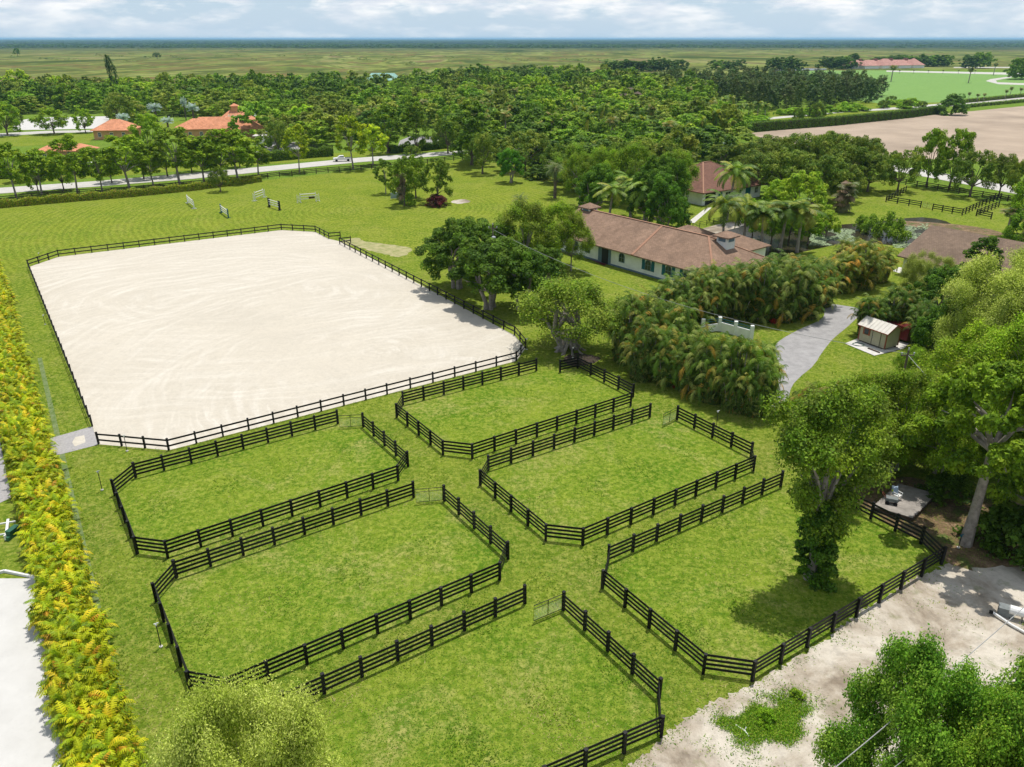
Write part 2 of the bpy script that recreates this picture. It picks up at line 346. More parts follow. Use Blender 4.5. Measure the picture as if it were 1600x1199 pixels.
PADS = [
 ('paddock_grass', [(528, 663), (212.6, 747.6), (179.6, 775), (215, 866.4), (262.7, 873), (622.4, 752), (637.6, 729.6), (568, 668)]),
 ('paddock_grass', [(646.4, 778), (276.4, 904), (244.4, 941), (298, 1081), (358, 1092), (781, 907.7), (793.6, 874.3), (694.4, 784)]),
 ('paddock_grass', [(820, 944), (445, 1113), (400, 1160), (470, 1330), (560, 1360), (1032.6, 1152.6), (1029, 1092), (880, 954.5)]),
 ('paddock_grass', [(838, 580), (630, 633.6), (620, 653), (692.4, 712), (738, 717.4), (985.5, 635), (989, 621), (902.4, 576.4), (875, 582.4)]),
 ('paddock_grass', [(1015, 652.7), (763.2, 736), (750.4, 759.4), (852.6, 846.3), (910.3, 852.8), (1177, 737), (1173, 715), (1057.6, 656.4)]),
 ('paddock_grass', [(1219.5, 761), (950, 879.7), (941, 920), (1098.4, 1054), (1175, 1065), (1470, 883), (1438, 851), (1324, 793)])]
for n_, p_ in PADS: far_sheet(n_, p_, .047, 'paddock_grass')
sheet('dirt_yard', smooth_poly(PP([(960, 1230), (1010, 1178), (1085, 1115), (1180, 1068), (1290, 1000), (1360, 948), (1425, 908), (1470, 888), (1520, 868), (1600, 862), (1760, 870), (1900, 1000), (1900, 1500), (1200, 1600), (900, 1400)]), 22, .20), .052, 'dirt', 'pale sandy dirt yard beside the paddocks')
sheet('leaf_litter', smooth_poly(PP([(1330, 770), (1400, 745), (1480, 765), (1600, 790), (1700, 830), (1640, 880), (1560, 885), (1500, 888), (1450, 850), (1380, 812)]), 5, .3), .058, 'leaf_litter', 'brown fallen leaves under the big tree')
far_sheet('driveway', [(1205, 640), (1216, 600), (1214, 560), (1213, 538), (1246, 517), (1282, 500), (1287, 486), (1276, 474), (1330, 480), (1346, 487), (1333, 503), (1300, 532), (1284, 552), (1268, 575), (1240, 600), (1225, 640)], .052, 'asphalt', None, .04, 4)
far_sheet('driveway', [(1500, 660), (1530, 645), (1600, 630), (1700, 615), (1720, 650), (1600, 675), (1530, 690)], .052, 'asphalt', 'grey drive glimpsed through the right hand trees', .05, 3)
far_sheet('paver_apron', [(85, 684), (144.5, 667), (153, 696), (95, 711), (70, 714), (60, 692)], .060, 'pavers', 'grey brick apron at the arena entrance')
far_sheet('sand_scuff', [(113, 692), (118, 684), (132, 681), (134, 692), (117, 699)], .064, 'arena_sand', 'sand spilled on the brick apron')
far_sheet('paver_path', [(-30, 640), (-2, 680), (18, 778), (-10, 792), (-60, 800)], .052, 'pavers', 'grey brick path left of the palm hedge')
far_sheet('white_sand_ring', [(-200, 925), (-20, 905), (56, 905), (75, 960), (130, 1260), (-300, 1400)], .056, 'white_sand', 'bright white sand ring at the left edge')
m_ = MB()
for a, b_ in (((-60, 912), (8, 895)), ((8, 895), (57, 905))):
    A, B = P(*a), P(*b_); m_.bar((A[0], A[1], .12), (B[0], B[1], .12), .15, .25)
tag(m_.build('timber_edging', 'white_paint'), 'pale timber edging board of the white sand ring', 'edging')
strip('hedge_bed', PP([(62, 560), (92, 690), (122, 820), (152, 950), (184, 1080), (212, 1199), (232, 1290)]), .45, .052, 'hedge_soil', 'pale weedy soil strip along the foot of the golden hedge')
# roads
far_sheet('estate_road', [(-60, 310), (0, 303), (150, 292), (300, 280), (420, 268), (560, 254), (700, 243), (840, 235), (1000, 231), (1000, 227), (840, 229.5), (700, 237), (560, 247), (420, 260), (300, 271), (150, 283.5), (0, 294), (-60, 299)], .06, 'pale_road', 'pale road crossing behind the riding field')
far_sheet('side_road', [(1365, 262), (1420, 272), (1500, 287), (1600, 306), (1750, 335), (1750, 320), (1600, 294), (1500, 276), (1420, 262), (1368, 254)], .06, 'pale_road', 'pale road behind the right hand oaks')
far_sheet('villa_drive', [(-40, 216), (70, 209), (170, 206), (170, 203), (70, 205), (-40, 211)], .06, 'pale_road', 'thin pale drive at the far left')
far_sheet('villa_arena', [(20, 204), (172, 201), (170, 182), (60, 184), (20, 190)], .06, 'white_sand', 'white sand ring beyond the orange roofed villa')
far_sheet('villa_lawn', [(-40, 232), (140, 224), (150, 208), (70, 210), (-40, 217)], .055, 'lawn')
far_sheet('verge', [(-60, 295), (0, 290), (420, 257), (700, 235), (700, 228), (420, 247), (0, 272), (-60, 280)], .05, 'mown_lawn')
far_sheet('gravel_yard', [(400, 238), (480, 233), (482, 222), (400, 224)], .058, 'asphalt', 'gravel parking yard beside the villa')
far_sheet('gravel_yard', [(622, 228), (684, 226), (686, 214), (640, 214), (625, 220)], .058, 'asphalt', 'small gravel turnout behind the road trees')
far_sheet('villa_lawn', [(250, 215), (300, 208), (300, 190), (250, 190)], .056, 'lawn')
far_sheet('tan_field', [(1165, 209), (1300, 196), (1460, 180), (1600, 166), (1760, 155), (1800, 268), (1600, 256), (1370, 245), (1230, 226)], .07, 'tan_field', 'bare tan field beyond the clipped hedge')
far_sheet('field_track', [(1150, 188), (1600, 152), (1750, 141), (1750, 145), (1600, 158), (1510, 165), (1320, 176), (1150, 192)], .08, 'pale_road', 'pale track behind the clipped hedge')
far_sheet('scrub_strip', [(1130, 202), (1465, 172), (1480, 160), (1380, 158), (1140, 178)], .06, 'lawn')
far_sheet('polo_field', [(1200, 112), (1345, 110), (1570, 113), (1720, 118), (1720, 148), (1600, 152), (1500, 160), (1372, 162), (1300, 150)], .09, 'polo_grass')
far_sheet('club_road', [(1385, 112.5), (1470, 114.5), (1570, 117), (1640, 118), (1640, 114.5), (1570, 113.8), (1470, 112), (1385, 110.5)], .11, 'pale_road')
far_sheet('club_road', [(1540, 127), (1548, 124), (1580, 119.5), (1583, 121), (1556, 126), (1558, 129), (1640, 132), (1640, 134.5), (1560, 132)], .11, 'pale_road')
far_sheet('club_road', [(1490, 106.5), (1660, 106.5), (1660, 104.8), (1490, 105.2)], .11, 'pale_road')
far_sheet('lake', [(1205, 111), (1290, 110), (1292, 107.5), (1215, 107)], .11, 'pond_water')
far_sheet('pond', [(1120, 372), (1150, 350), (1200, 345), (1290, 352), (1360, 348), (1440, 340), (1490, 352), (1470, 375), (1430, 392), (1400, 385), (1330, 380), (1250, 395), (1190, 410), (1140, 400)], .052, 'pond_water', None, .1, 3)
far_sheet('dirt_bank', [(1080, 372), (1100, 357), (1160, 345), (1165, 352), (1120, 366), (1095, 385)], .056, 'dirt', 'bare bank of the pond below the footpath', .1, 3)
far_sheet('dirt_bank', [(1395, 345), (1500, 352), (1560, 362), (1560, 369), (1490, 361), (1400, 352)], .056, 'leaf_litter', 'brown grassy bank of the pond', .1, 3)
far_sheet('footpath', [(1074, 348), (1104, 325), (1112, 325), (1085, 349)], .058, 'concrete')
far_sheet('terracotta_step', [(926, 402), (952, 411), (944, 416), (922, 406)], .058, 'red_paint', 'small terracotta step by the barn door')
far_sheet('shed_slab', [(1320, 538), (1366, 557), (1412, 546), (1420, 538), (1385, 530), (1345, 528)], .10, 'concrete', 'concrete slab under the beige shed')
far_sheet('barn_slab', [(1395, 424), (1412, 430), (1420, 422), (1405, 418)], .06, 'concrete', 'concrete apron of the far right barn')
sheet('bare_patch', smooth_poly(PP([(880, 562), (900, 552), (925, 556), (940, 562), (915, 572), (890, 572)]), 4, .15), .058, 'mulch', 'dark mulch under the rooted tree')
sheet('bare_patch', smooth_poly(PP([(705, 315), (725, 312), (735, 316), (715, 319)]), 4, .2), .058, 'dirt', 'small sandy patch on the riding field')

# ---------------------------------------------------------------- fences
def fence(name, label, pix, boards, h, mat='black_paint', sp=2.44, pw=.18, bw=.175, closed=False, pts=None):
    pts = [Vector(p) for p in (pts or PP(pix))]
    root = thing(name, label, 'fence', (pts[0].x, pts[0].y, .05)); o0 = Vector((pts[0].x, pts[0].y))
    posts = []; segs = []
    for a, b_ in zip(pts, pts[1:]):
        n = max(1, round((b_ - a).length / sp))
        for k in range(n): posts.append((a + (b_ - a) * k / n, (b_ - a)))
        segs.append((a, b_, n))
    posts.append((pts[-1], pts[-1] - pts[-2]))
    pm = None; root_posts = []
    for q, d in posts:
        if pm is None:
            x = MB(); x.box((0, 0, h / 2 - .02), (pw, pw, h + .08)); x.box((0, 0, h + .035), (pw + .03, pw + .03, .03)); pm = x.mesh('post', [mat])
        o = link('post', pm, root, (q.x - o0.x, q.y - o0.y, 0)); o.rotation_euler = (random.uniform(-.008, .008), random.uniform(-.008, .008), math.atan2(d.y, d.x)); root_posts.append(o)
    for a, b_, n in segs:
        for k in range(n):
            p, q = a + (b_ - a) * k / n - o0, a + (b_ - a) * (k + 1) / n - o0
            x = MB(); d = (q - p).normalized(); off = Vector((-d.y, d.x)) * (pw / 2 + .014)
            for j in range(boards):
                z = h - bw / 2 - .03 - j * (h - bw - .12) / max(1, boards - .35) if boards > 2 else h - bw / 2 - .03 - j * h * .5
                z1 = z + random.uniform(-.012, .012); z2 = z + random.uniform(-.012, .012)
                x.bar((p.x + off.x, p.y + off.y, z1), (q.x + off.x, q.y + off.y, z2), .028, bw)
            if boards == 2 and False: pass
            x.build('board_panel', mat, root)
    return root
def gate(label, a, b_, h=1.35, name='metal_gate'):
    A, B = Vector(P(*a)), Vector(P(*b_)); L = (B - A).length; ang = math.atan2(B.y - A.y, B.x - A.x)
    g_ = thing(name, label, 'gate', (A.x, A.y, .05), ang)
    x = MB(); r = .028
    x.tube([(.12, 0, .12), (.12, 0, h), (L - .12, 0, h), (L - .12, 0, .12), (.12, 0, .12)], r, 6); x.tube([(L / 2, 0, .12), (L / 2, 0, h)], r, 6); x.tube([(.12, 0, h * .8), (L - .12, 0, h * .8)], r * .8, 5)
    x.build('gate_frame', 'dark_metal', g_)
    y = MB(); n = int(L / .15)
    for k in range(1, n): y.bar((.12 + (L - .24) * k / n, 0, .13), (.12 + (L - .24) * k / n, 0, h * .8), .007, .007)
    for k in range(1, 8): y.bar((.12, 0, .12 + k * h * .085), (L - .12, 0, .12 + k * h * .085), .007, .007)
    y.build('wire_mesh', 'galvanised', g_)
FH = 1.5
fence('paddock_fence', 'black four-board fence round the small paddock nearest the arena entrance apron', PADS[0][1], 4, FH)
fence('paddock_fence', 'black four-board fence of the lower left paddock reaching nearest the bottom left tree', PADS[1][1], 4, FH)
fence('paddock_fence', 'black four-board fence of the paddock cut off by the bottom edge', PADS[2][1], 4, FH)
fence('paddock_fence', 'black four-board fence of the smallest farthest paddock below the rooted tree', PADS[3][1], 4, FH)
fence('paddock_fence', 'black four-board fence of the middle right paddock in front of the palm grove', PADS[4][1], 4, FH)
fence('paddock_fence', 'black four-board fence round the paddock with the vine covered tree', PADS[5][1], 4, FH)
gate('grey wire metal gate of the paddock nearest the arena apron', (568, 668), (529, 670))
gate('closed wire metal gate in the lower left paddock fence', (694, 784), (648, 788))
gate('open metal gate swung out by the bottom edge paddock', (880, 954), (831.6, 974.4))
gate('metal gate standing open before the palm grove', (1057, 656), (1034, 668))
fence('arena_fence', 'black two-rail fence along the left back and short far sides of the sand arena', [(144.5, 667), (45, 418), (92, 402), (440, 360), (493, 363), (514, 374), (532, 372.5)], 2, 1.2, sp=2.6, pw=.15)
fence('arena_fence', 'black two-rail fence along the right and near sides of the sand arena', [(548, 380), (531, 382), (572.5, 404), (804, 524.6), (821, 545), (806.6, 565), (605, 616.6), (264, 704.5), (154.5, 694.5)], 2, 1.2, sp=2.6, pw=.15)
fence('rail_fence', 'weathered brown rail fence between the riding field and the road', [(-20, 320), (0, 317), (100, 307), (200, 301), (300, 292), (400, 282), (437, 277), (513, 270), (581, 265), (640, 260), (695, 253), (723, 250)], 3, 1.4, 'brown_wood', 3.4)
fence('rail_fence', 'brown rail fence in front of the right hand road and oaks', [(1350, 279), (1432, 292), (1481, 300), (1515, 306), (1574, 315), (1640, 330)], 3, 1.4, 'brown_wood', 2.8)
fence('small_fence', 'short black fence piece with a corner on the lawn left of the gap', [(1415, 300), (1384, 316), (1438, 325)], 3, 1.4)
fence('small_fence', 'black zigzag fence piece beside the pond on the far right lawn', [(1456.5, 329), (1503, 337), (1534, 323), (1563, 312)], 3, 1.4)
fence('small_fence', 'black fence stub at the far right lawn corner by the fan palm', [(1560, 324), (1525, 338), (1548, 343)], 3, 1.4)
gate('thin grey gate between the two black fence pieces on the far lawn', (1440, 325), (1455, 328))
fence('small_fence', 'thin black fence along the pond bank by the footpath', [(1082, 358), (1125, 348), (1150, 340)], 3, 1.1, 'dark_metal', 2.5, .08, .06)
fence('small_fence', 'black fence behind the road trees beside the gravel turnout', [(625, 213), (660, 218), (690, 221)], 4, 1.5, sp=3)
fence('small_fence', 'black fence across the lawn behind the silver palms', [(262, 185), (300, 181), (330, 183)], 4, 1.5, sp=4)
fence('small_fence', 'grey fence of the yard right of the villa', [(478, 230), (500, 238), (520, 236)], 4, 1.6, sp=3)

# ---------------------------------------------------------------- buildings
def hiproof(x, L, W, eh, rh, hip0, hip1, ov, th=.18):
    a0, a1, b0, b1 = -ov, L + ov, -ov, W + ov; r0, r1 = hip0, L - hip1
    if hip0 == 0: r0 = -ov
    if hip1 == 0: r1 = L + ov
    c = W / 2
    A, B, C_, D = (a0, b0, eh), (a1, b0, eh), (a1, b1, eh), (a0, b1, eh); E_, F_ = (r0, c, rh), (r1, c, rh)
    x.quadroof([A, B, F_, E_]); x.quadroof([C_, D, E_, F_]); x.quadroof([B, C_, F_]); x.quadroof([D, A, E_])
    z = eh - th
    x.add([A, B, C_, D, (a0, b0, z), (a1, b0, z), (a1, b1, z), (a0, b1, z)], [(0, 4, 5, 1), (1, 5, 6, 2), (2, 6, 7, 3), (3, 7, 4, 0), (4, 7, 6, 5)])
def place(me, side, L, W, s, z, out=0):
    pass
def side_xf(side, L, W):
    # maps (s along wall, depth out, z) to local building coords
    if side == 'f': return lambda s, d, z: (s, -d, z)
    if side == 'b': return lambda s, d, z: (L - s, W + d, z)
    if side == 'l': return lambda s, d, z: (-d, W - s, z)
    return lambda s, d, z: (L + d, s, z)
def panel(mb, xf, s0, s1, z0, z1, d0, d1, arch=False, mi=0):
    prof = [(s0, z0), (s1, z0), (s1, z1)]
    if arch:
        c = (s0 + s1) / 2; r = (s1 - s0) / 2; prof = [(s0, z0), (s1, z0)] + [(c + r * math.cos(math.pi * k / 8), z1 - r + r * math.sin(math.pi * k / 8)) for k in range(9)]
    else: prof.append((s0, z1))
    n = len(prof); vs = [xf(s, d0, z) for s, z in prof] + [xf(s, d1, z) for s, z in prof]
    fs = [tuple(range(n, 2 * n)), tuple(range(n))[::-1]] + [(k, (k + 1) % n, n + (k + 1) % n, n + k) for k in range(n)]
    mb.add(vs, fs, mi)
def window(root, xf, s, z0, w, h, frame='white_paint', arch=False, shutters=None):
    f = MB(); panel(f, xf, s - w / 2, s + w / 2, z0, z0 + h, .0, .07, arch); fo = f.build('window', frame, root)
    p = MB(); panel(p, xf, s - w / 2 + .12, s + w / 2 - .12, z0 + .12, z0 + h - .12, .03, .085, arch); p.build('pane', 'window_glass', fo)
    b_ = MB(); panel(b_, xf, s - .03, s + .03, z0 + .12, z0 + h - .14, .06, .1); panel(b_, xf, s - w / 2 + .1, s + w / 2 - .1, z0 + h * .5 - .03, z0 + h * .5 + .03, .06, .102); b_.build('muntin', frame, fo)
    if shutters:
        for q in (-1, 1):
            sh = MB(); c = s + q * (w * .75 + .04); panel(sh, xf, c - w * .23, c + w * .23, z0, z0 + h, .0, .06)
            for k in range(7): panel(sh, xf, c - w * .19, c + w * .19, z0 + .1 + k * (h - .2) / 7, z0 + .1 + (k + .55) * (h - .2) / 7, .05, .085)
            sh.build('shutter', shutters, root)
def door(root, xf, s, w, h, mat='dark_opening', frame='white_paint', z0=.05):
    f = MB(); panel(f, xf, s - w / 2 - .1, s + w / 2 + .1, z0, z0 + h + .1, 0, .06); fo = f.build('door', frame, root)
    p = MB(); panel(p, xf, s - w / 2, s + w / 2, z0 + .02, z0 + h, .03, .08); p.build('door_leaf', mat, fo)
def building(name, label, cat, loc, rz, L, W, eh, rh, h0, h1, wall, roof, ov=.7, cap=None):
    root = thing(name, label, cat, (loc[0], loc[1], .04), rz)
    w = MB(); w.box((L / 2, W / 2, eh / 2), (L, W, eh))
    if h0 == 0 or h1 == 0:
        for q, xx in ((h0, .02), (h1, L - .02)):
            if q == 0: w.add([(xx - .02, .05, eh), (xx - .02, W - .05, eh), (xx - .02, W / 2, rh - .1), (xx + .02, .05, eh), (xx + .02, W - .05, eh), (xx + .02, W / 2, rh - .1)], [(0, 1, 2), (5, 4, 3), (0, 3, 4, 1), (1, 4, 5, 2), (2, 5, 3, 0)])
    w.build('wall', wall, root)
    r = MB(); hiproof(r, L, W, eh, rh, h0, h1, ov); ro = r.build('roof', roof, root)
    if cap:
        c = MB(); r0 = h0 if h0 else -ov; r1 = L - h1 if h1 else L + ov
        c.bar((r0, W / 2, rh + .03), (r1, W / 2, rh + .03), .35, .08)
        if h0: c.bar((r0, W / 2, rh + .02), (-ov, -ov, eh + .03), .3, .08); c.bar((r0, W / 2, rh + .02), (-ov, W + ov, eh + .03), .3, .08)
        if h1: c.bar((r1, W / 2, rh + .02), (L + ov, -ov, eh + .03), .3, .08); c.bar((r1, W / 2, rh + .02), (L + ov, W + ov, eh + .03), .3, .08)
        c.build('ridge_cap', cap, ro)
    return root, ro
def wing(root, name, off, rz, L, W, eh, rh, h0, h1, wall, roof, ov=.6):
    # a roofed wing of the same building, written straight into building coordinates
    w = MB(); w.box((L / 2, W / 2, eh / 2), (L, W, eh)); r = MB(); hiproof(r, L, W, eh, rh, h0, h1, ov)
    mt = Matrix.Translation((off[0], off[1], 0)) @ Matrix.Rotation(rz, 4, 'Z')
    for x in (w, r): x.v = [tuple(mt @ Vector(p)) for p in x.v]
    w.build('wing_wall', wall, root); return r.build('wing_roof', roof, root)
# main barn
ax = Vector((.625, -.78)).normalized(); ang = math.atan2(ax.y, ax.x); pr = Vector((-ax.y, ax.x))   # pr points to the back
Cc = Vector((19.6, 122.9)); Lf, Wd = 35.0, 13.4
org = Cc - ax * 19.5 + pr * .5
bn, br_ = building('stable_barn', 'long white stable with brown hipped shingle roof and dark teal shutters', 'barn', org, ang, Lf, Wd, 3.0, 6.6, 0, 6.5, 'white_wall', 'brown_shingle', .8, 'ridge_cap')
fx = side_xf('f', Lf, Wd)
c = MB(); c.bar((19.0, Wd / 2, 6.62), (19.5, -.8, 3.04), .45, .09); c.build('hip_cap', 'ridge_cap', br_)
window(bn, fx, 16.6, 1.0, 1.3, 1.6, 'blue_grey', True)
d_ = MB(); panel(d_, fx, 11.1, 14.1, .05, 2.7, 0, .05); dd_ = d_.build('door', 'blue_grey', bn)
d_ = MB(); panel(d_, fx, 12.0, 13.5, .07, 2.6, .03, .08); d_.build('door_leaf', 'dark_opening', dd_)
for s in (5.5, 8.5): window(bn, fx, s, 1.0, 1.2, 1.5, 'blue_grey', True)
for s in (22.4, 26.6, 30.2): window(bn, fx, s, .9, 1.3, 1.7, 'blue_grey', True, 'teal_paint')
w_ = MB(); panel(w_, fx, 0.0, Lf, .0, .28, 0, .03); w_.build('base_course', 'blue_grey', bn)
for s, y_ in ((1.2, 7.2), (30.8, 8.1)):
    c = MB(); c.box((s, y_, 5.9), (2.0, 2.0, 2.0)); co = c.build('cupola', 'white_wall', br_)
    q = MB(); q.box((s, y_ - 1.02, 6.4), (1.3, .06, .55)); q.box((s + 1.02, y_, 6.4), (.06, 1.3, .55)); q.box((s - 1.02, y_, 6.4), (.06, 1.3, .55)); q.build('cupola_vent', 'blue_grey', co)
    r = MB(); z = 6.95; e = 1.5
    A, B, C_, D, T_ = (s - e, y_ - e, z), (s + e, y_ - e, z), (s + e, y_ + e, z), (s - e, y_ + e, z), (s, y_, z + .75)
    for tri in ((A, B, T_), (B, C_, T_), (C_, D, T_), (D, A, T_)): r.quadroof(tri)
    r.box((s, y_, z - .09), (2 * e, 2 * e, .17)); r.build('cupola_roof', 'brown_shingle', co)
wing(bn, 'wing', (13, Wd - 1), 0, 9, 8, 2.9, 5.0, 3.5, 3.5, 'white_wall', 'brown_shingle')
wing(bn, 'wing', (20, Wd - .8), 0, 9, 9.5, 2.9, 5.2, 4, 4, 'white_wall', 'brown_shingle')
b1 = P(964, 413); x = MB(); x.box((0, 0, .55), (.6, .65, 1.1)); x.box((0, -.02, 1.13), (.68, .75, .07)); x.tube([(-.35, .3, .12), (.35, .3, .12)], .12, 8)
o = x.build('wheelie_bin', 'dark_opening'); o.location = (b1[0], b1[1], .05); o.rotation_euler = (0, 0, ang); tag(o, 'dark wheeled bin beside the barn door', 'bin')
# far house
a2 = R(34.5); h2o = Vector((43.4, 178.2)); 
h2, h2r = building('guest_house', 'white house with dull red pyramid hip roof beyond the coconut palms', 'house', h2o, a2, 20, 17, 3.0, 8.0, 8.4, 9, 'white_wall', 'red_shingle', .9, 'ridge_cap')
fx = side_xf('f', 20, 17)
d_ = MB(); panel(d_, fx, .9, 4.2, .05, 2.7, -.02, .04); d_.build('porch_opening', 'dark_opening', h2)
door(h2, fx, 5.8, 1.2, 2.4, 'teal_paint'); window(h2, fx, 8.4, .9, 1.8, 1.5, 'white_paint'); 
window(h2, fx, 12.4, .9, 1.2, 1.6, 'white_paint'); d_ = MB(); panel(d_, fx, 14.6, 16.3, .3, 2.7, 0, .07); d_.build('shutter', 'teal_paint', h2); window(h2, fx, 18.4, 1, 1.2, 1.5)
fx = side_xf('l', 20, 17); window(h2, fx, 4, 1, 1.3, 1.6); window(h2, fx, 9, 1, 1.3, 1.6)
x = MB(); x.box((-.0, 0, 0), (1.1, .8, .12)); so = x.build('skylight', 'white_paint', h2r); so.location = (2.9, 10.2, 5.0); so.rotation_euler = (0, R(-30), 0)
p_ = P(1146, 309); x = MB(); x.box((0, 0, .35), (4.2, 1.8, .6)); x.box((0, 0, .85), (3.6, 1.5, .42)); x.box((-1.2, 0, 1.15), (1.0, 1.3, .2)); o = x.build('covered_table', 'pool_blue'); o.location = (*p_, .05); o.rotation_euler = (0, 0, a2); tag(o, 'low blue tarpaulin cover beside the red roofed house', 'cover')
# right barn
ax3 = Vector((.56, -.83)).normalized(); a3 = math.atan2(ax3.y, ax3.x); c3 = Vector(P(1403, 400, 3.0))
o3 = c3 + Vector((-ax3.y, ax3.x)) * .7 + ax3 * .7
b3, b3r = building('hay_barn', 'brown roofed barn half hidden by trees at the right edge', 'barn', o3, a3, 19, 15.5, 3.0, 6.9, 0, 0, 'white_wall', 'grey_brown_shingle', .8)
fx = side_xf('f', 19, 15.5); d_ = MB(); panel(d_, fx, .6, 2.6, .05, 2.6, 0, .05); d_.build('door', 'dark_opening', b3); d_ = MB(); panel(d_, fx, 3.6, 5.4, .4, 2.4, 0, .06); d_.build('shutter', 'teal_paint', b3); window(b3, fx, 8, 1, 1.2, 1.5)
# shed: gabled, on skids
s0 = Vector(P(1340, 534)); s1 = Vector(P(1381, 549)); s2 = Vector(P(1403, 541)); axs = (s1 - s0).normalized(); aS = math.atan2(axs.y, axs.x)
Ls, Ws = (s1 - s0).length, 2.5
sh = thing('garden_shed', 'small beige shed with pale tin gable roof on a concrete slab', 'shed', (s0.x, s0.y, .10), aS)
x = MB(); x.box((Ls / 2, Ws / 2, 1.25), (Ls, Ws, 2.1)); 
for e in (.03, Ls - .03): x.add([(e - .03, .02, 2.3), (e - .03, Ws - .02, 2.3), (e - .03, Ws / 2, 2.98), (e + .03, .02, 2.3), (e + .03, Ws - .02, 2.3), (e + .03, Ws / 2, 2.98)], [(0, 1, 2), (5, 4, 3), (0, 3, 4, 1), (1, 4, 5, 2), (2, 5, 3, 0)])
n = int(Ls / .3)
for k in range(n): x.box((.15 + k * Ls / n, -.012, 1.25), (.03, .024, 2.05))
for k in range(8): x.box((Ls + .012, .15 + k * Ws / 8, 1.25), (.024, .03, 2.05))
x.build('wall', 'shed_siding', sh)
r = MB(); ov = .25
for sgn, y0, y1 in ((1, -ov, Ws / 2), (-1, Ws + ov, Ws / 2)):
    z0, z1 = 2.3 - .12, 3.05
    vs = [(-ov, y0, z0), (Ls + ov, y0, z0), (Ls + ov, y1, z1), (-ov, y1, z1)]; r.quadroof(vs if sgn > 0 else vs[::-1]); vs2 = [(p[0], p[1], p[2] - .07) for p in vs]
    r.add(vs + vs2, [(4, 7, 6, 5), (0, 4, 5, 1), (1, 5, 6, 2), (3, 2, 6, 7), (0, 3, 7, 4)])
    for k in range(9): q = -ov + (Ls + 2 * ov) * k / 8; r.bar((q, y0, z0 + .03), (q, y1, z1 + .03), .04, .03)
ro = r.build('roof', 'shed_roof_tin', sh)
f = MB(); 
for e in (-ov - .02, Ls + ov + .02): f.bar((e, -ov, 2.13), (e, Ws / 2, 3.0), .04, .14); f.bar((e, Ws + ov, 2.13), (e, Ws / 2, 3.0), .04, .14)
f.bar((-ov, -ov - .02, 2.12), (Ls + ov, -ov - .02, 2.12), .04, .12)
for px_, py_ in ((0, 0), (Ls, 0), (Ls, Ws)): f.box((px_, py_, 1.25), (.12, .12, 2.1))
f.build('trim', 'shed_trim', sh)
fx = side_xf('f', Ls, Ws)
w = MB(); panel(w, fx, .5, 1.5, 1.15, 2.0, 0, .05); wo_ = w.build('window', 'shed_trim', sh); w = MB(); panel(w, fx, .72, 1.28, 1.24, 1.92, .03, .07); w.build('pane', 'window_glass', wo_)
w = MB(); panel(w, fx, 1.85, 3.05, .25, 2.15, 0, .05); do_ = w.build('door', 'shed_siding', sh)
w = MB(); panel(w, fx, 1.85, 1.90, .25, 2.15, .04, .07); panel(w, fx, 3.0, 3.05, .25, 2.15, .04, .07); panel(w, fx, 1.9, 3.0, 2.1, 2.15, .04, .07); w.build('door_trim', 'dark_opening', do_)
w = MB(); w.box((1.98, -.09, 1.2), (.05, .08, .16)); w.build('handle', 'galvanised', do_)
w = MB(); w.box((Ls / 2, .3, .1), (Ls, .14, .2)); w.box((Ls / 2, Ws - .3, .1), (Ls, .14, .2)); w.build('skid', 'brown_wood', sh)
# garden hose, timber, red cart
p_ = P(1341, 540); x = MB()
for rr_ in (.55, .62): x.tube([(p_[0] + rr_ * math.cos(a) * 1.2, p_[1] + rr_ * math.sin(a) * .9, .13 + .02 * rr_) for a in np.linspace(0, 6.0, 20)], .022, 6)
tag(x.build('garden_hose', 'green_plastic'), 'coiled green hose on the slab before the shed', 'hose')
A, B = P(1356, 546), P(1374, 553); x = MB(); x.bar((A[0], A[1], .16), (B[0], B[1], .16), .2, .1); tag(x.build('timber_plank', 'brown_wood'), 'timber plank lying at the shed door as a step', 'plank')
p_ = P(1412, 538); x = MB(); rt = thing('red_trailer', 'dark red box trailer parked behind the beige shed', 'trailer', (p_[0] + .3, p_[1] + 1.8, .05), aS)
x.box((0, 0, 1.2), (3.2, 1.9, 1.7)); x.box((0, 0, .38), (3.3, 1.5, .12)); x.build('body', 'red_paint', rt)
for s in (-1, 1): x = MB(); x.tube([(0, s * .95, .35), (0, s * 1.12, .35)], .34, 14); x.build('wheel', 'black_rubber', rt)
x = MB(); x.bar((1.6, 0, .4), (2.7, 0, .4), .1, .1); x.build('drawbar', 'dark_metal', rt)
# white garden wall with rails
wl_ = thing('garden_wall', 'white garden wall with pillars and dark rails beside the palm grove', 'wall', (*P(1123, 518), .05))
A, B, C_ = Vector(P(1123, 518)), Vector(P(1173, 532)), Vector(P(1097, 521)); o0 = A.copy()
x = MB(); x.bar((0, 0, .65), (*(B - A), .65), .22, 1.2); x.bar((0, 0, .55), (*(C_ - A), .55), .2, 1.0); x.build('wall_panel', 'white_wall', wl_)
for q in (Vector((0, 0)), (B - A) * .5, B - A, C_ - A): x = MB(); x.box((q.x, q.y, .98), (.42, .42, 1.9)); x.build('pillar', 'white_wall', wl_)
x = MB()
for z in (1.42, 1.72): x.bar((0, 0, z), (*(B - A), z), .05, .06); x.bar((0, 0, z), (*(C_ - A), z), .05, .06)
x.build('rail', 'teal_paint', wl_)
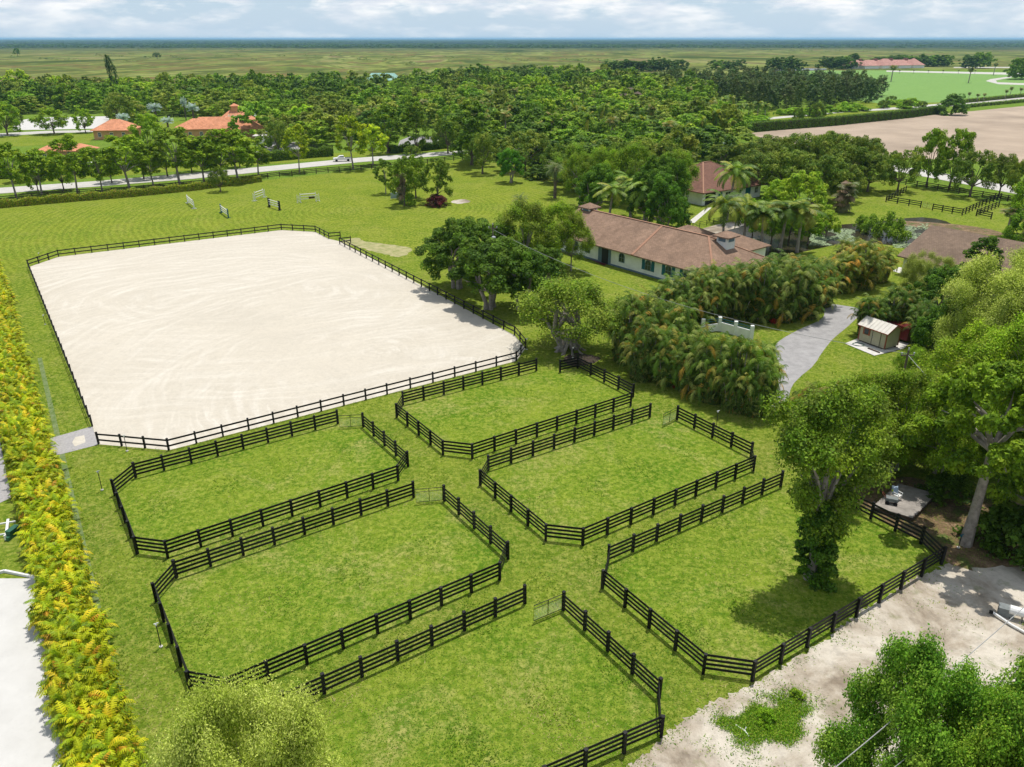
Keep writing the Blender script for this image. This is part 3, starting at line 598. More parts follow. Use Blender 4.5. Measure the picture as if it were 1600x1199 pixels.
# villas
def villa(name, label, pu, pv, rz, L, W, eh, rh, h0, h1, wall, roof, nwin=4):
    root, ro = building(name, label, 'house', P(pu, pv), rz, L, W, eh, rh, h0, h1, wall, roof, .8)
    for k in range(nwin):
        window(root, side_xf('f', L, W), L * (k + .5) / nwin, 1, 1.2, 1.6)
    window(root, side_xf('r', L, W), W / 2, 1, 1.2, 1.6); window(root, side_xf('l', L, W), W / 2, 1, 1.2, 1.6)
    return root, ro
v1, _ = villa('tiled_house', 'small orange tile roofed house left of the villa', 148, 219, R(6), 13, 13, 3.4, 6.8, 5, 5, 'villa_wall', 'orange_tile', 3)
v2, v2r = villa('tiled_villa', 'large orange roofed villa with several hipped wings and a roof lantern', 290, 218, R(12), 24, 12, 3.6, 7.4, 5, 5, 'villa_wall', 'orange_tile', 6)
wing(v2, 'w', (10, 7), R(0), 15, 15, 4.6, 9.4, 6, 6, 'villa_wall', 'orange_tile'); wing(v2, 'w', (-4, 8), R(-30), 11, 10, 3.6, 6.6, 4, 4, 'villa_wall', 'orange_tile'); wing(v2, 'w', (17, -4), R(8), 12, 10, 3.6, 6.5, 4, 4, 'villa_wall', 'orange_tile')
x = MB(); x.box((17.5, 14.5, 9.6), (2.4, 2.4, 2.0)); la = x.build('lantern', 'villa_wall', v2r); x = MB(); e = 1.7
A, B, C_, D, T_ = (17.5 - e, 14.5 - e, 10.6), (17.5 + e, 14.5 - e, 10.6), (17.5 + e, 14.5 + e, 10.6), (17.5 - e, 14.5 + e, 10.6), (17.5, 14.5, 11.6)
for tri in ((A, B, T_), (B, C_, T_), (C_, D, T_), (D, A, T_)): x.quadroof(tri)
x.build('lantern_roof', 'orange_tile', la)
villa('tiled_stable', 'low orange roofed stable behind the first road trees', 62, 251, R(5), 15, 7, 2.8, 4.6, 3, 3, 'villa_wall', 'orange_tile', 4)
villa('far_house', 'pale grey roofed house deep in the left trees', 110, 156, R(4), 18, 10, 3.4, 7, 4, 4, 'white_wall', 'shed_roof_tin', 4)
villa('green_roof_barn', 'barn with pale teal metal roof among the far trees', 572, 138, R(-4), 24, 16, 5.5, 10.5, 3, 3, 'white_wall', 'teal_metal', 4)
ph, phr = villa('clubhouse', 'long pink roofed clubhouse beyond the green polo field', 1335, 107.6, R(20), 112, 26, 3.5, 9.5, 8, 8, 'white_wall', 'pink_tile', 20)
for k, (sx, sl) in enumerate(((8, 22), (36, 24), (62, 20), (86, 18))): wing(ph, 'w', (sx, -9), 0, sl, 22, 3.5, 9.8 + (k % 2) * 1.5, 8, 8, 'white_wall', 'pink_tile')
for k in range(4): x = MB(); x.box((18 + k * 25, 13, 10), (4, 4, 2.4)); x.build('roof_turret', 'pink_tile', phr)
tk, _ = building('thatched_hut', 'brown thatched hut roof among palms in the wood', 'hut', P(972, 173), R(10), 12, 9, 5.4, 11, 4, 4, 'brown_wood', 'thatch', 1.2)
villa('small_house', 'small white house glimpsed beyond the road trees', 400, 226, R(5), 6, 5, 3, 4.4, 2, 2, 'white_wall', 'shed_roof_tin', 2)

# ---------------------------------------------------------------- furniture and small things
def jump(label, a, b_, h, wingmat, polemat, solid=False, cat='horse jump'):
    A, B = Vector(P(*a)), Vector(P(*b_)); L = max(3.6, (B - A).length); root = thing('horse_jump', label, cat, (A.x, A.y, .05), math.atan2(B.y - A.y, B.x - A.x))
    for s in (0, L):
        x = MB(); sg = -1 if s == 0 else 1
        if solid: x.box((s, 0, h * .5), (.9, .12, h)); x.box((s + sg * .25, 0, .05), (.12, .9, .1))
        else:
            x.box((s, 0, h / 2), (.1, .1, h)); x.box((s + sg * .75, 0, h * .42), (.09, .09, h * .84))
            for k in range(5): x.box((s + sg * .375, 0, .2 + k * h * .15), (.75, .04, .09))
            x.box((s, 0, .04), (.12, .95, .08)); x.box((s + sg * .75, 0, .04), (.12, .95, .08))
        x.build('wing', wingmat, root)
    for k, z in enumerate((h * .35, h * .6, h * .85)): x = MB(); x.tube([(.05, -.07, z), (L - .05, -.07, z)], .085, 8); x.build('pole', polemat, root)
    return root
jump('white rail jump with two poles nearest the left road fence', (294, 318), (303, 326), 2.03, 'white_paint', 'white_paint')
jump('jump with blue teal panels and white poles nearest the arena', (346, 333), (357, 341), 1.89, 'teal_paint', 'white_paint', True)
jump('white jump standing farthest back beside the black winged jump', (399, 314), (412, 309), 2.16, 'white_paint', 'white_paint')
jump('jump with black wings and pale poles', (421, 324), (437, 329), 2.03, 'black_paint', 'white_paint', True)
j5 = jump('white jump with a wide brown panel at its centre', (470, 317), (494, 315), 2.16, 'white_paint', 'white_paint')
x = MB(); x.box((2.6, -.15, .95), (1.4, .05, .45)); x.build('filler', 'brown_wood', j5)
x = MB(); x.box((0, 0, 1.0), (2.4, .1, 1.5)); o = x.build('jump_board', 'blue_wall'); o.location = (*P(618, 312), .05); o.rotation_euler = (R(18), 0, .4); tag(o, 'pale blue board leaning under the island trees', 'board')
def lamp(label, u, v, h, head='galvanised', name='sprinkler_post', arms=False):
    q = P(u, v); root = thing(name, label, 'sprinkler', (*q, .05)); x = MB(); x.tube([(0, 0, 0), (.01, 0, h)], .03, 6); x.build('post', 'dark_metal', root)
    x = MB(); x.tube([(0, 0, h), (0, 0, h + .12)], .06, 8); x.tube([(-.12, 0, h + .12), (.16, .03, h + .2)], .03, 6); x.build('sprinkler_head', head, root)
    x = MB(); x.tube([(0, 0, 0), (0, 0, .07)], .12, 8); x.build('base', 'concrete', root)
lamp('thin dark sprinkler post beside the palm hedge above the first paddock', 160, 767, 1.7); lamp('sprinkler post with white head beside the lower left paddock', 252, 1012, 1.7, 'white_paint')
lamp('sprinkler post at the near left arena corner', 199, 706, 1.5, 'white_paint'); lamp('sprinkler post outside the far left arena corner', 63, 408, 1.2, 'white_paint')
lamp('sprinkler post halfway along the left arena fence', 71, 508, 1.2, 'white_paint'); lamp('white hydrant post at the right arena corner', 823, 547, 1.3, 'white_paint')
lamp('sprinkler post behind the smallest paddock', 895, 560, 1.2, 'white_paint'); lamp('white sprinkler post behind the middle right paddock fence', 1119, 668, 1.6, 'white_paint')
lamp('teal hydrant post at the foot of the big leaning tree', 1497, 857, 1.0, 'teal_paint')
# left edge: white cavaletti with bin
rt = thing('white_trestle', 'white rail trestle on the grass at the left edge', 'trestle', (*P(12, 838), .05))
A = Vector(P(12, 838)); x = MB()
for (a, b_, z) in (((-25, 833), (27, 824), .5), ((-25, 845), (20, 838), .25)):
    p, q = Vector(P(*a)) - A, Vector(P(*b_)) - A; x.bar((p.x, p.y, z), (q.x, q.y, z), .1, .1)
x.build('rail', 'white_paint', rt); x = MB(); p, q = Vector(P(10, 846)) - A, Vector(P(16, 822)) - A; x.bar((p.x, p.y, .12), (q.x, q.y, .55), .18, .16); x.bar((p.x, p.y, .1), (p.x, p.y, .5), .12, .12); x.build('leg', 'white_paint', rt)
x = MB(); x.box((0, 0, .3), (.4, .9, .6)); x.box((0, .05, .63), (.45, .98, .06)); x.box((.05, -.6, .15), (.35, .25, .3)); o = x.build('tool_box', 'green_plastic'); o.location = (*P(22, 838), .05); o.rotation_euler = (0, 0, -.2); tag(o, 'grey green box at the end of the white trestle', 'box')
# deck
dk = thing('wooden_deck', 'weathered grey wooden platform beside the right paddock', 'deck', (*P(1365, 797), .05)); D0 = Vector(P(1365, 797))
dA = [Vector(P(*q)) - D0 for q in ((1362, 799), (1402, 763), (1460, 790), (1424, 817))]
e1 = dA[1] - dA[0]; e2 = dA[3] - dA[0]; x = MB(); nb = 15
for k in range(nb):
    p = dA[0] + e1 * ((k + .5) / nb); q = p + e2 * random.uniform(.985, 1.01); x.bar((p.x, p.y, .40 + random.uniform(-.008, .008)), (q.x, q.y, .40), e1.length / nb - .015, .05)
x.build('decking', 'weathered_wood', dk); x = MB()
for a, b_ in ((dA[0], dA[1]), (dA[1], dA[0] + e1 + e2), (dA[0] + e1 + e2, dA[3]), (dA[3], dA[0])):
    x.bar((a.x, a.y, .24), (b_.x, b_.y, .24), .06, .22)
x.build('joist', 'brown_wood', dk)
q = P(1401, 781, .45); ch = thing('patio_chair', 'light blue backed chair standing on the grey deck', 'chair', (*q, .45), .5)
x = MB(); x.box((0, 0, .45), (.55, .5, .05)); x.build('seat', 'white_paint', ch); x = MB(); x.bar((0, .27, .5), (0, .38, 1.05), .55, .05); x.box((0, .31, .78), (.55, .05, .55)); x.build('backrest', 'blue_wall', ch)
for sx in (-.25, .25):
    for sy in (-.22, .22): x = MB(); x.bar((sx, sy, 0), (sx, sy, .45), .04, .04); x.build('leg', 'white_paint', ch)
    x = MB(); x.bar((sx, -.25, .66), (sx, .3, .68), .05, .04); x.bar((sx, -.22, .45), (sx, -.22, .66), .04, .04); x.build('armrest', 'white_paint', ch)
q = P(1392, 787, .45); ct = thing('hand_cart', 'small dark wheeled cart on the grey deck below the chair', 'cart', (*q, .45), -.4)
x = MB(); x.box((0, 0, .42), (.9, .5, .28)); x.build('tray', 'grey_plastic', ct); x = MB(); x.tube([(-.4, -.2, .5), (-.75, -.2, .85), (-.75, .2, .85), (-.4, .2, .5)], .02, 6); x.build('handle', 'shed_trim', ct)
for sx in (-.3, .3):
    for sy in (-.3, .3): x = MB(); x.tube([(sx, sy - .03, .16), (sx, sy + .03, .16)], .16, 12); x.build('wheel', 'black_rubber', ct)
# right edge: pipe, box, tank
x = MB(); pts = [(*P(u, v), z) for u, v, z in ((1550, 962, .25), (1566, 972, .22), (1580, 981, .2), (1600, 992, .2), (1640, 1010, .2))]; x.tube(pts, .09, 10)
o = tag(x.build('white_pipe', 'white_paint'), 'long white pipe with black end lying on the dirt at the right', 'pipe'); x = MB(); x.tube([pts[0], (pts[0][0] - .18, pts[0][1] + .1, .25)], .12, 10); x.build('pipe_cap', 'black_rubber', o)
q = P(1586, 968); tk_ = thing('water_tank', 'small white tank on a stand beside the white pipe', 'tank', (*q, .05), -.5)
x = MB(); x.tube([(-.5, 0, .62), (-.45, 0, .62), (.45, 0, .62), (.5, 0, .62)], [.2, .3, .3, .2], 14); x.build('tank', 'white_paint', tk_); x = MB()
for sx in (-.35, .35): x.bar((sx, -.25, 0), (sx, 0, .4), .04, .04); x.bar((sx, .25, 0), (sx, 0, .4), .04, .04)
x.build('stand', 'dark_metal', tk_)
q = P(1570, 962); x = MB(); x.box((0, 0, .3), (.9, .6, .6)); x.box((0, 0, .63), (.96, .66, .06)); x.box((-.46, 0, .4), (.04, .3, .1)); o = x.build('crate', 'grey_plastic'); o.location = (*q, .05); o.rotation_euler = (0, 0, -.5); tag(o, 'grey plastic crate between the white pipe and the tank', 'crate')
A, B = P(1147, 1134), P(1163, 1145); x = MB(); x.tube([(*A, .12), (*B, .15), (B[0] + .1, B[1] + .12, .3)], .04, 6); x.tube([(*B, .15), (B[0] + .15, B[1] - .35, .1)], .05, 6); tag(x.build('pipe_fitting', 'white_paint'), 'bent white pipe lying in the green weed patch', 'pipe')
# vehicles
def vehicle(label, pu, pv, rz, kind, paint):
    root = thing('pickup_truck' if kind == 'truck' else 'parked_car', label, 'truck' if kind == 'truck' else 'car', (*P(pu, pv), .06), rz)
    L = 5.6 if kind == 'truck' else 4.5
    prof = [(0, .45), (0, .95), (.1, 1.05), (1.25, 1.12), (1.9, 1.72), (3.2, 1.75), (3.4, 1.1), (L, 1.08), (L, .45)] if kind == 'truck' else [(0, .4), (0, .8), (1.1, .95), (1.8, 1.42), (3.3, 1.44), (4.1, .98), (L, .9), (L, .4)]
    x = MB(); n = len(prof); wd_ = .92; vs = [(a, -wd_ * (.84 if z > 1.3 else 1), z) for a, z in prof] + [(a, wd_ * (.84 if z > 1.3 else 1), z) for a, z in prof]
    x.add(vs, [tuple(range(n)), tuple(range(n, 2 * n))[::-1]] + [(k, n + k, n + (k + 1) % n, (k + 1) % n) for k in range(n)]); x.build('body', paint, root)
    x = MB(); a, b_ = (1.75, 3.15) if kind == 'truck' else (1.6, 3.5); zt = 1.66 if kind == 'truck' else 1.36
    for s in (-1, 1): x.add([(a, s * .9, 1.15 if kind == 'truck' else 1.0), (b_ + .1, s * .9, 1.15 if kind == 'truck' else 1.0), (b_, s * .80, zt), (a + .35, s * .80, zt)], [(0, 1, 2, 3)])
    x.build('window', 'window_glass', root)
    for cx_ in (.95, L - 1.1):
        for s in (-1, 1): x = MB(); x.tube([(cx_, s * .78, .38), (cx_, s * .98, .38)], .38, 14); x.build('wheel', 'black_rubber', root)
    if kind == 'truck': x = MB(); x.box((4.5, 0, 1.1), (1.9, 1.5, .04)); x.build('bed', 'dark_opening', root)
vehicle('white pickup truck driving on the pale road behind the yellow green tree', 521, 253, R(14), 'truck', 'white_paint')
vehicle('dark car parked in the yard right of the villa', 404, 231, R(20), 'car', 'dark_metal')
vehicle('pale car parked near the low orange roofed stable', 128, 262, R(5), 'car', 'white_paint')
# utility poles and wires
def wire(label, a, b_, sag, r=.022, grp=None):
    a, b_ = Vector(a), Vector(b_); pts = []
    for k in range(25): t_ = k / 24; p = a.lerp(b_, t_); p.z -= 4 * sag * t_ * (1 - t_); pts.append(p)
    x = MB(); x.tube(pts, r, 5); tag(x.build('power_line', 'wire'), label, 'wire', grp)
def pole(label, x0, y0, h, transformer=True):
    root = thing('utility_pole', label, 'utility pole', (x0, y0, .04)); x = MB(); x.tube([(0, 0, 0), (0, 0, h)], [.15, .09], 9); x.build('post', 'pole_wood', root)
    x = MB(); x.bar((-.6, 0, h - .5), (.6, 0, h - .5), .08, .1); x.build('crossarm', 'pole_wood', root)
    for s in (-.55, 0, .55): x = MB(); x.tube([(s, 0, h - .44 if s else h), (s, 0, (h - .44 if s else h) + .22)], [.05, .07], 8); x.build('insulator', 'galvanised', root)
    if transformer: x = MB(); x.tube([(.1, -.38, h - 2.6), (.1, -.38, h - 2.5), (.1, -.38, h - 1.6), (.1, -.38, h - 1.5)], [.22, .3, .3, .2], 14); x.build('transformer', 'galvanised', root)
q1 = P(770, 352, 11.5); pole('utility pole with grey transformer rising out of the dark trees', *q1, 11.5)
q2 = P(1388, 690); h2_ = hgt(*q2, 548); pole('leaning view utility pole with insulators near the beige shed', *q2, h2_, False)
q3 = P(1700, 780, 9.5); pole('utility pole beyond the right edge', *q3, 9.5, False)
wire('overhead wire from the transformer pole to the pole by the shed', (*q1, 10.9), (*q2, h2_ - .3), 2.2)
wire('overhead wire running right from the pole by the shed', (*q2, h2_ - .4), (*q3, 9.1), .8)
wire('upper overhead wire crossing the bottom right corner', (*P(1180, 1302, 9), 9), (*P(1700, 860, 9), 9), .3, .02)
wire('lower overhead wire seen over the bottom right bushes', (*P(1300, 1275, 8.5), 8.5), (*P(1640, 1000, 8.5), 8.5), .2, .016)

# ---------------------------------------------------------------- foliage meshes
def quads_mesh(name, V, colr, mat, extra=None):
    # V: (n,4,3) ; colr: (n,3)
    n = len(V); me = bpy.data.meshes.new(name); me.vertices.add(n * 4); me.vertices.foreach_set('co', V.reshape(-1).astype(np.float32))
    me.loops.add(n * 4); me.loops.foreach_set('vertex_index', np.arange(n * 4, dtype=np.int32)); me.polygons.add(n)
    me.polygons.foreach_set('loop_start', np.arange(0, n * 4, 4, dtype=np.int32)); me.polygons.foreach_set('loop_total', np.full(n, 4, dtype=np.int32))
    me.update(calc_edges=True); ca = me.color_attributes.new('col', 'FLOAT_COLOR', 'POINT')
    c4 = np.ones((n * 4, 4), dtype=np.float32); c4[:, :3] = np.repeat(colr, 4, axis=0); ca.data.foreach_set('color', c4.reshape(-1)); me.materials.append(M[mat]); return me
def nrm(a): return a / np.maximum(1e-9, np.linalg.norm(a, axis=1, keepdims=True))
def leaf_quads(pos, nor, size, asp=.55, g=None):
    g = g or rng; n = len(pos); t_ = nrm(np.cross(nor, g.normal(size=(n, 3)))); b_ = np.cross(nor, t_); s = size[:, None]
    V = np.empty((n, 4, 3)); V[:, 0] = pos - t_ * s * .5; V[:, 1] = pos + b_ * s * asp * .5 - nor * s * .08; V[:, 2] = pos + t_ * s * .5; V[:, 3] = pos - b_ * s * asp * .5 - nor * s * .08
    return V
def blobs(g, n, Rr, z0, z1, prof, rb):
    out = []
    for i in range(n):
        t_ = (i + g.random()) / n; t_ = t_ ** .85; th = i * 2.399 + g.normal() * .4; rad = Rr * prof(t_) * math.sqrt(g.uniform(.15, 1)); r = rb * Rr * g.uniform(.7, 1.3)
        rad = max(0, min(rad, Rr * prof(t_) - r * .5)); out.append((rad * math.cos(th), rad * math.sin(th), z0 + (z1 - z0) * t_, r))
    return np.array(out)
PROF = {
 'dome': lambda t: (1 - max(0, (t - .25) / .8) ** 2.2) ** .5 * (1 if t > .2 else .8 + t),
 'flat': lambda t: 1.0 if t < .75 else .85,
 'egg': lambda t: math.sin(math.pi * (.18 + .78 * t)) ** .7,
 'cone': lambda t: (1 - t) ** .75 * .95 + .12,
 'slim': lambda t: .55 + .45 * math.sin(math.pi * min(1, t * 1.1)),
 'bush': lambda t: (1 - t ** 2.5 * .75),
}
def crown(seed, Rr, z0, z1, prof, nb, rb, nl, ls, pal, squash=.75, upb=.55, asp=.6, clump=0, B=None, sub=6, cs=1.5):
    g = np.random.default_rng(seed); B = blobs(g, nb, Rr, z0, z1, PROF[prof], rb) if B is None else np.array(B, float)
    if sub:   # every bough carries smaller leafy heads of its own
        d = nrm(g.normal(size=(len(B) * sub, 3)) + [0, 0, .45]); bi = np.repeat(np.arange(len(B)), sub); rr_ = B[bi, 3]
        SB = np.concatenate([B[bi, :3] + d * (rr_ * g.uniform(.45, .85, len(bi)))[:, None] * [1, 1, squash], (rr_ * g.uniform(.34, .58, len(bi)))[:, None]], 1)
    else: SB = B
    w = SB[:, 3] ** 2; idx = g.choice(len(SB), nl, p=w / w.sum()); d = nrm(g.normal(size=(nl, 3)) + np.array([0, 0, .5])); rr_ = SB[idx, 3] * (g.uniform(.3, 1.0, nl) ** .4)
    pos = SB[idx, :3] + d * rr_[:, None] * np.array([1, 1, squash])
    if clump:  # gather leaves into tufts
        nc = nl // clump; cen = pos[:nc]; ci = g.integers(0, nc, nl); pos = cen[ci] + g.normal(size=(nl, 3)) * ls * cs; idx = idx[:nc][ci]; d = d[:nc][ci]
    nor = nrm(d * .75 + np.array([0, 0, upb]) + g.normal(size=(nl, 3)) * .4)
    size = ls * g.uniform(.6, 1.4, nl); pal = np.array(pal); bc = pal[g.integers(0, len(pal), len(SB))]; lc = pal[g.integers(0, len(pal), nl)]
    c = (bc[idx] * .6 + lc * .4) * g.uniform(.6, 1.4, (nl, 1))
    return leaf_quads(pos, nor, size, asp, g), c, B
def trunk_mesh(seed, B, zf, r0, mat, multi=1, lean=0, limbs=7, roots=False):
    g = np.random.default_rng(seed); x = MB(); z0 = float(B[:, 2].min()); top = float(B[:, 2].max())
    for m_ in range(multi):
        ox, oy = (g.uniform(-.5, .5) * r0 * 3, g.uniform(-.5, .5) * r0 * 3) if multi > 1 else (0, 0)
        fork = zf; mid = (ox * 2 + lean * .4, oy * 2, fork)
        x.tube([(ox, oy, -.1), (ox + .04, oy, fork * .35), mid], [r0 * 1.25 / multi ** .4, r0 * .9 / multi ** .4, r0 * .72 / multi ** .4], 8)
        sel = g.permutation(len(B))[:max(2, limbs // multi)]
        for k in sel:
            b_ = B[k]; e = Vector(b_[:3]) * .92; e.z = max(e.z, fork + .3); s = Vector(mid); m1 = s.lerp(e, .5) + Vector((g.normal() * .25, g.normal() * .25, .12 * (e.z - s.z) + .2))
            x.tube([s - Vector((0, 0, .15)), m1, e], [r0 * .5 / multi ** .4, r0 * .28, r0 * .08], 6, cap=False)
    if roots:
        for k in range(9):
            a = k * .7; x.tube([(1.0 * math.cos(a) * r0 * 2.6, math.sin(a) * r0 * 2.6, -.1), (math.cos(a) * r0 * .9, math.sin(a) * r0 * .9, .9), (math.cos(a) * r0 * .5, math.sin(a) * r0 * .5, zf)], [r0 * .35, r0 * .3, r0 * .2], 6, cap=False)
    return x.mesh('trunk', [mat])
DK = [(.060, .125, .012), (.095, .175, .016), (.042, .09, .010), (.14, .22, .02)]
MD = [(.125, .235, .012), (.185, .30, .016), (.080, .165, .010), (.27, .37, .024)]
LT = [(.22, .36, .016), (.29, .42, .022), (.15, .28, .012), (.36, .45, .03)]
OL = [(.155, .215, .022), (.21, .27, .030), (.105, .155, .016), (.30, .33, .045)]
YG = [(.27, .36, .015), (.36, .42, .02), (.18, .28, .012), (.42, .42, .03)]
GR = [(.075, .135, .034), (.11, .175, .045), (.055, .10, .026), (.15, .19, .07)]
FT = [(.32, .39, .05), (.40, .46, .08), (.24, .31, .035), (.48, .52, .13)]
BG = [(.14, .31, .022), (.21, .39, .032), (.08, .21, .016), (.32, .46, .055)]
PROTO = {}
def proto(key, seed, Rr, H, z0, prof, nb, rb, nl, ls, pal, bark='bark', multi=1, lean=0, r0=.3, limbs=8, zf=None, roots=False, **kw):
    V, c, B = crown(seed, Rr, z0, H - rb * Rr * .7, prof, nb, rb, nl, ls, pal, **kw)
    cm = quads_mesh('crown', V, c, 'leaves'); tm = trunk_mesh(seed, B, zf or z0 * .9, r0, bark, multi, lean, limbs, roots)
    PROTO.setdefault(key, []).append((cm, tm, Rr, H))
# near / hero kinds
for s in range(2): proto('ficus', 10 + s, 5, 9, 2.6, 'dome', 34, .27, 26000, .27, DK + MD[:1], 'pale_bark', 3, r0=.4, limbs=15, upb=.45)
VB = [(-3.0, 0, 9.4, 1.25), (-2.3, .5, 7.8, 1.0), (-1.2, .8, 10.6, 1.3), (.6, .2, 11.3, 1.2), (2.0, .8, 10.2, 1.25), (3.2, .2, 8.6, 1.15), (-.9, -.9, 8.6, 1.1), (1.0, -.9, 8.8, 1.15), (2.3, -.9, 7.0, 1.0), (-3.7, .9, 10.6, .9), (3.7, 1.2, 10.0, .95), (-1.6, -.4, 6.3, .9), (.2, .9, 7.2, 1.0), (1.2, -.6, 5.4, .9), (-.9, .3, 4.9, .85), (.4, -.9, 4.0, .9), (-.2, 1.4, 9.4, 1.1), (-2.6, -1.2, 9.0, .8), (-1.6, .4, 5.4, .8), (1.7, .4, 6.1, .9), (.9, .5, 4.4, .8), (-.8, -.3, 3.6, .75), (.8, -.2, 3.3, .7)]
for s in range(2): proto('vinetree', 20 + s, 4.4, 12.5, 4.4, 'slim', 24, .24, 30000, .20, MD + YG[:1] + OL[:2], 'pale_bark', 1, r0=.34, limbs=18, zf=4.6, clump=7, B=VB)
for s in range(2): proto('airy', 30 + s, 5, 10, 3.2, 'dome', 34, .21, 36000, .20, OL + LT[:3], 'pale_bark', 1, r0=.2, limbs=20, clump=8)
for s in range(2): proto('feather', 40 + s, 6, 9, 2.8, 'flat', 60, .17, 70000, .17, FT, 'pale_bark', 1, r0=.22, limbs=18, zf=2.0, clump=12, upb=1.0, asp=.45, squash=.5, cs=1.6, sub=5)
proto('cauliflower', 47, 6, 8.5, 3.0, 'dome', 70, .20, 190000, .125, FT, 'pale_bark', 1, r0=.2, limbs=14, zf=2.0, clump=12, upb=1.0, asp=.5, squash=.7, cs=1.9, sub=6)
proto('bigleaf', 50, 5.5, 12, 5.2, 'dome', 40, .22, 30000, .27, MD + LT[:2], 'pale_bark', 1, r0=.38, limbs=12, zf=6.5)
for s in range(2): proto('shoots', 60 + s, 5, 7.5, 1.2, 'dome', 62, .2, 120000, .14, BG, 'bark', 4, r0=.22, limbs=22, clump=12, zf=1.4, upb=.7)
proto('rooted', 66, 5, 8.5, 2.6, 'dome', 36, .25, 22000, .22, OL + MD[:2], 'pale_bark', 2, r0=.55, limbs=18, roots=True, clump=6)
for s in range(2): proto('vinebase', 70 + s, 1.25, 5, .0, 'bush', 30, .55, 14000, .18, DK + MD[:1], 'bark', r0=.1, limbs=2, zf=.3)
# middle distance kinds
for s in range(3): proto('slender', 80 + s, 3.2, 10, 3.0, 'slim', 22, .30, 5500, .34, MD + LT[:1], 'pale_bark', 1, lean=.5, r0=.16, limbs=8, zf=3.4)
for s in range(3): proto('oak', 90 + s, 6.5, 9, 2.4, 'dome', 34, .24, 11000, .36, OL + DK[:2], 'bark', 1, r0=.35, limbs=10)
for s in range(3): proto('round', 100 + s, 5.5, 11, 2.6, 'dome', 30, .27, 7500, .42, MD, 'bark', 1, r0=.3, limbs=7)
for s in range(2): proto('bright', 110 + s, 5, 9, 2.0, 'dome', 30, .26, 9000, .38, LT + YG[:1], 'bark', 1, r0=.25, limbs=8)
for s in range(2): proto('tallgreen', 120 + s, 5, 15, 2.0, 'egg', 32, .27, 8500, .46, MD + DK[:1], 'bark', 1, r0=.35, limbs=6)
for s in range(3): proto('pine', 130 + s, 3.2, 15, 2.5, 'slim', 24, .36, 4200, .42, GR, 'pale_bark', 1, r0=.2, limbs=4, squash=1.6)
for s in range(3): proto('shrub', 140 + s, 1.6, 1.9, .1, 'bush', 14, .42, 2600, .20, MD + LT[:1], 'bark', r0=.06, limbs=3, zf=.3)
proto('darkshrub', 150, 2, 3, .1, 'bush', 16, .42, 4000, .24, DK, 'bark', r0=.08, limbs=3, zf=.3)
proto('redshrub', 151, 2.4, 2.2, .1, 'bush', 16, .4, 3000, .3, [(.13, .02, .03), (.2, .035, .04), (.08, .02, .03), (.08, .06, .03)], 'bark', r0=.05, limbs=2, zf=.3)
# far kinds: one mesh each
FAR = {}
def farproto(key, seed, Rr, H, z0, prof, nb, rb, nl, ls, pal, **kw):
    V, c, B = crown(seed, Rr, z0, H - rb * Rr * .7, prof, nb, rb, nl, ls, pal, **kw); me = quads_mesh('tree', V, c, 'leaves'); FAR.setdefault(key, []).append((me, V, c, Rr, H))
for s in range(4): farproto('round', 200 + s, 6, 12, 1.0, 'dome', 24, .30, 2600, .8, MD, sub=3)
for s in range(3): farproto('dark', 210 + s, 6, 12, 1.0, 'dome', 22, .31, 2400, .8, DK, sub=3)
for s in range(3): farproto('olive', 220 + s, 6, 12, 1.0, 'egg', 24, .3, 2600, .78, OL, sub=3)
for s in range(3): farproto('pine', 230 + s, 2.8, 15, 1.0, 'slim', 18, .4, 1500, .62, GR, squash=1.7)
for s in range(2): farproto('bright', 240 + s, 6, 11, 1.0, 'dome', 24, .3, 2600, .78, LT, sub=3)

TREES = 0
def tree(kind, u, vb, vt, w, label, name=None, cat='tree', group=None, tint=None, xy=None, h=None, rz=None):
    """u,vb: foot in the photo; vt: crown top; w: crown width in photo pixels"""
    global TREES; TREES += 1
    x, y = xy or P(u, vb); f = PX(x, y)[2]; h = h or hgt(x, y, vt); v = PROTO[kind][TREES % len(PROTO[kind])]; cm, tm, Rr, H = v
    wr = w * f / F0 / 2
    root = thing(name or 'leafy_tree', label, cat, (x, y, .04), rz if rz is not None else random.uniform(0, 6.28), group)
    root.scale = (wr / Rr, wr / Rr, h / H)
    t_ = link('trunk', tm, root); c = link('crown', cm, root)
    tn = tint or (1, 1, 1); k = random.uniform(.92, 1.08); c.color = (tn[0] * k, tn[1] * k, tn[2] * k, 1)
    return root

# ---------------------------------------------------------------- palms
def frond_quads(g, base, az, L, rise, droop, nlf, lw, ll, colr, V, C, curl=0):
    # arching rachis; leaflets in pairs
    n = nlf; d = np.array([math.cos(az), math.sin(az)]); pts = []
    p = np.array(base, float); ang_ = rise
    for k in range(n + 1):
        pts.append(p.copy()); st = L / n; p = p + st * np.array([d[0] * math.cos(ang_), d[1] * math.cos(ang_), math.sin(ang_)]); ang_ -= droop / n * (1 + k / n)
    side = np.array([-d[1], d[0], 0.])
    for k in range(n):
        a, b_ = pts[k], pts[k + 1]; tt = (k + .5) / n; dirv = (b_ - a) / np.linalg.norm(b_ - a); ln = ll * math.sin(math.pi * (.16 + .80 * tt)) ** .8
        for s in (-1, 1):
            q = side * s * .80 + dirv * .55 + np.array([0, 0, -.28 + g.normal() * .12]); q = q / np.linalg.norm(q); e = a + q * ln
            wv = dirv * lw * .5; V.append([a - wv * .8, e - wv * .25 - [0, 0, ln * .15], e + wv * .25 - [0, 0, ln * .15], a + wv * .8]); C.append(colr * g.uniform(.8, 1.2))
        r_ = L * .008; V.append([a - side * r_, b_ - side * r_, b_ + side * r_, a + side * r_]); C.append(colr * 1.2)
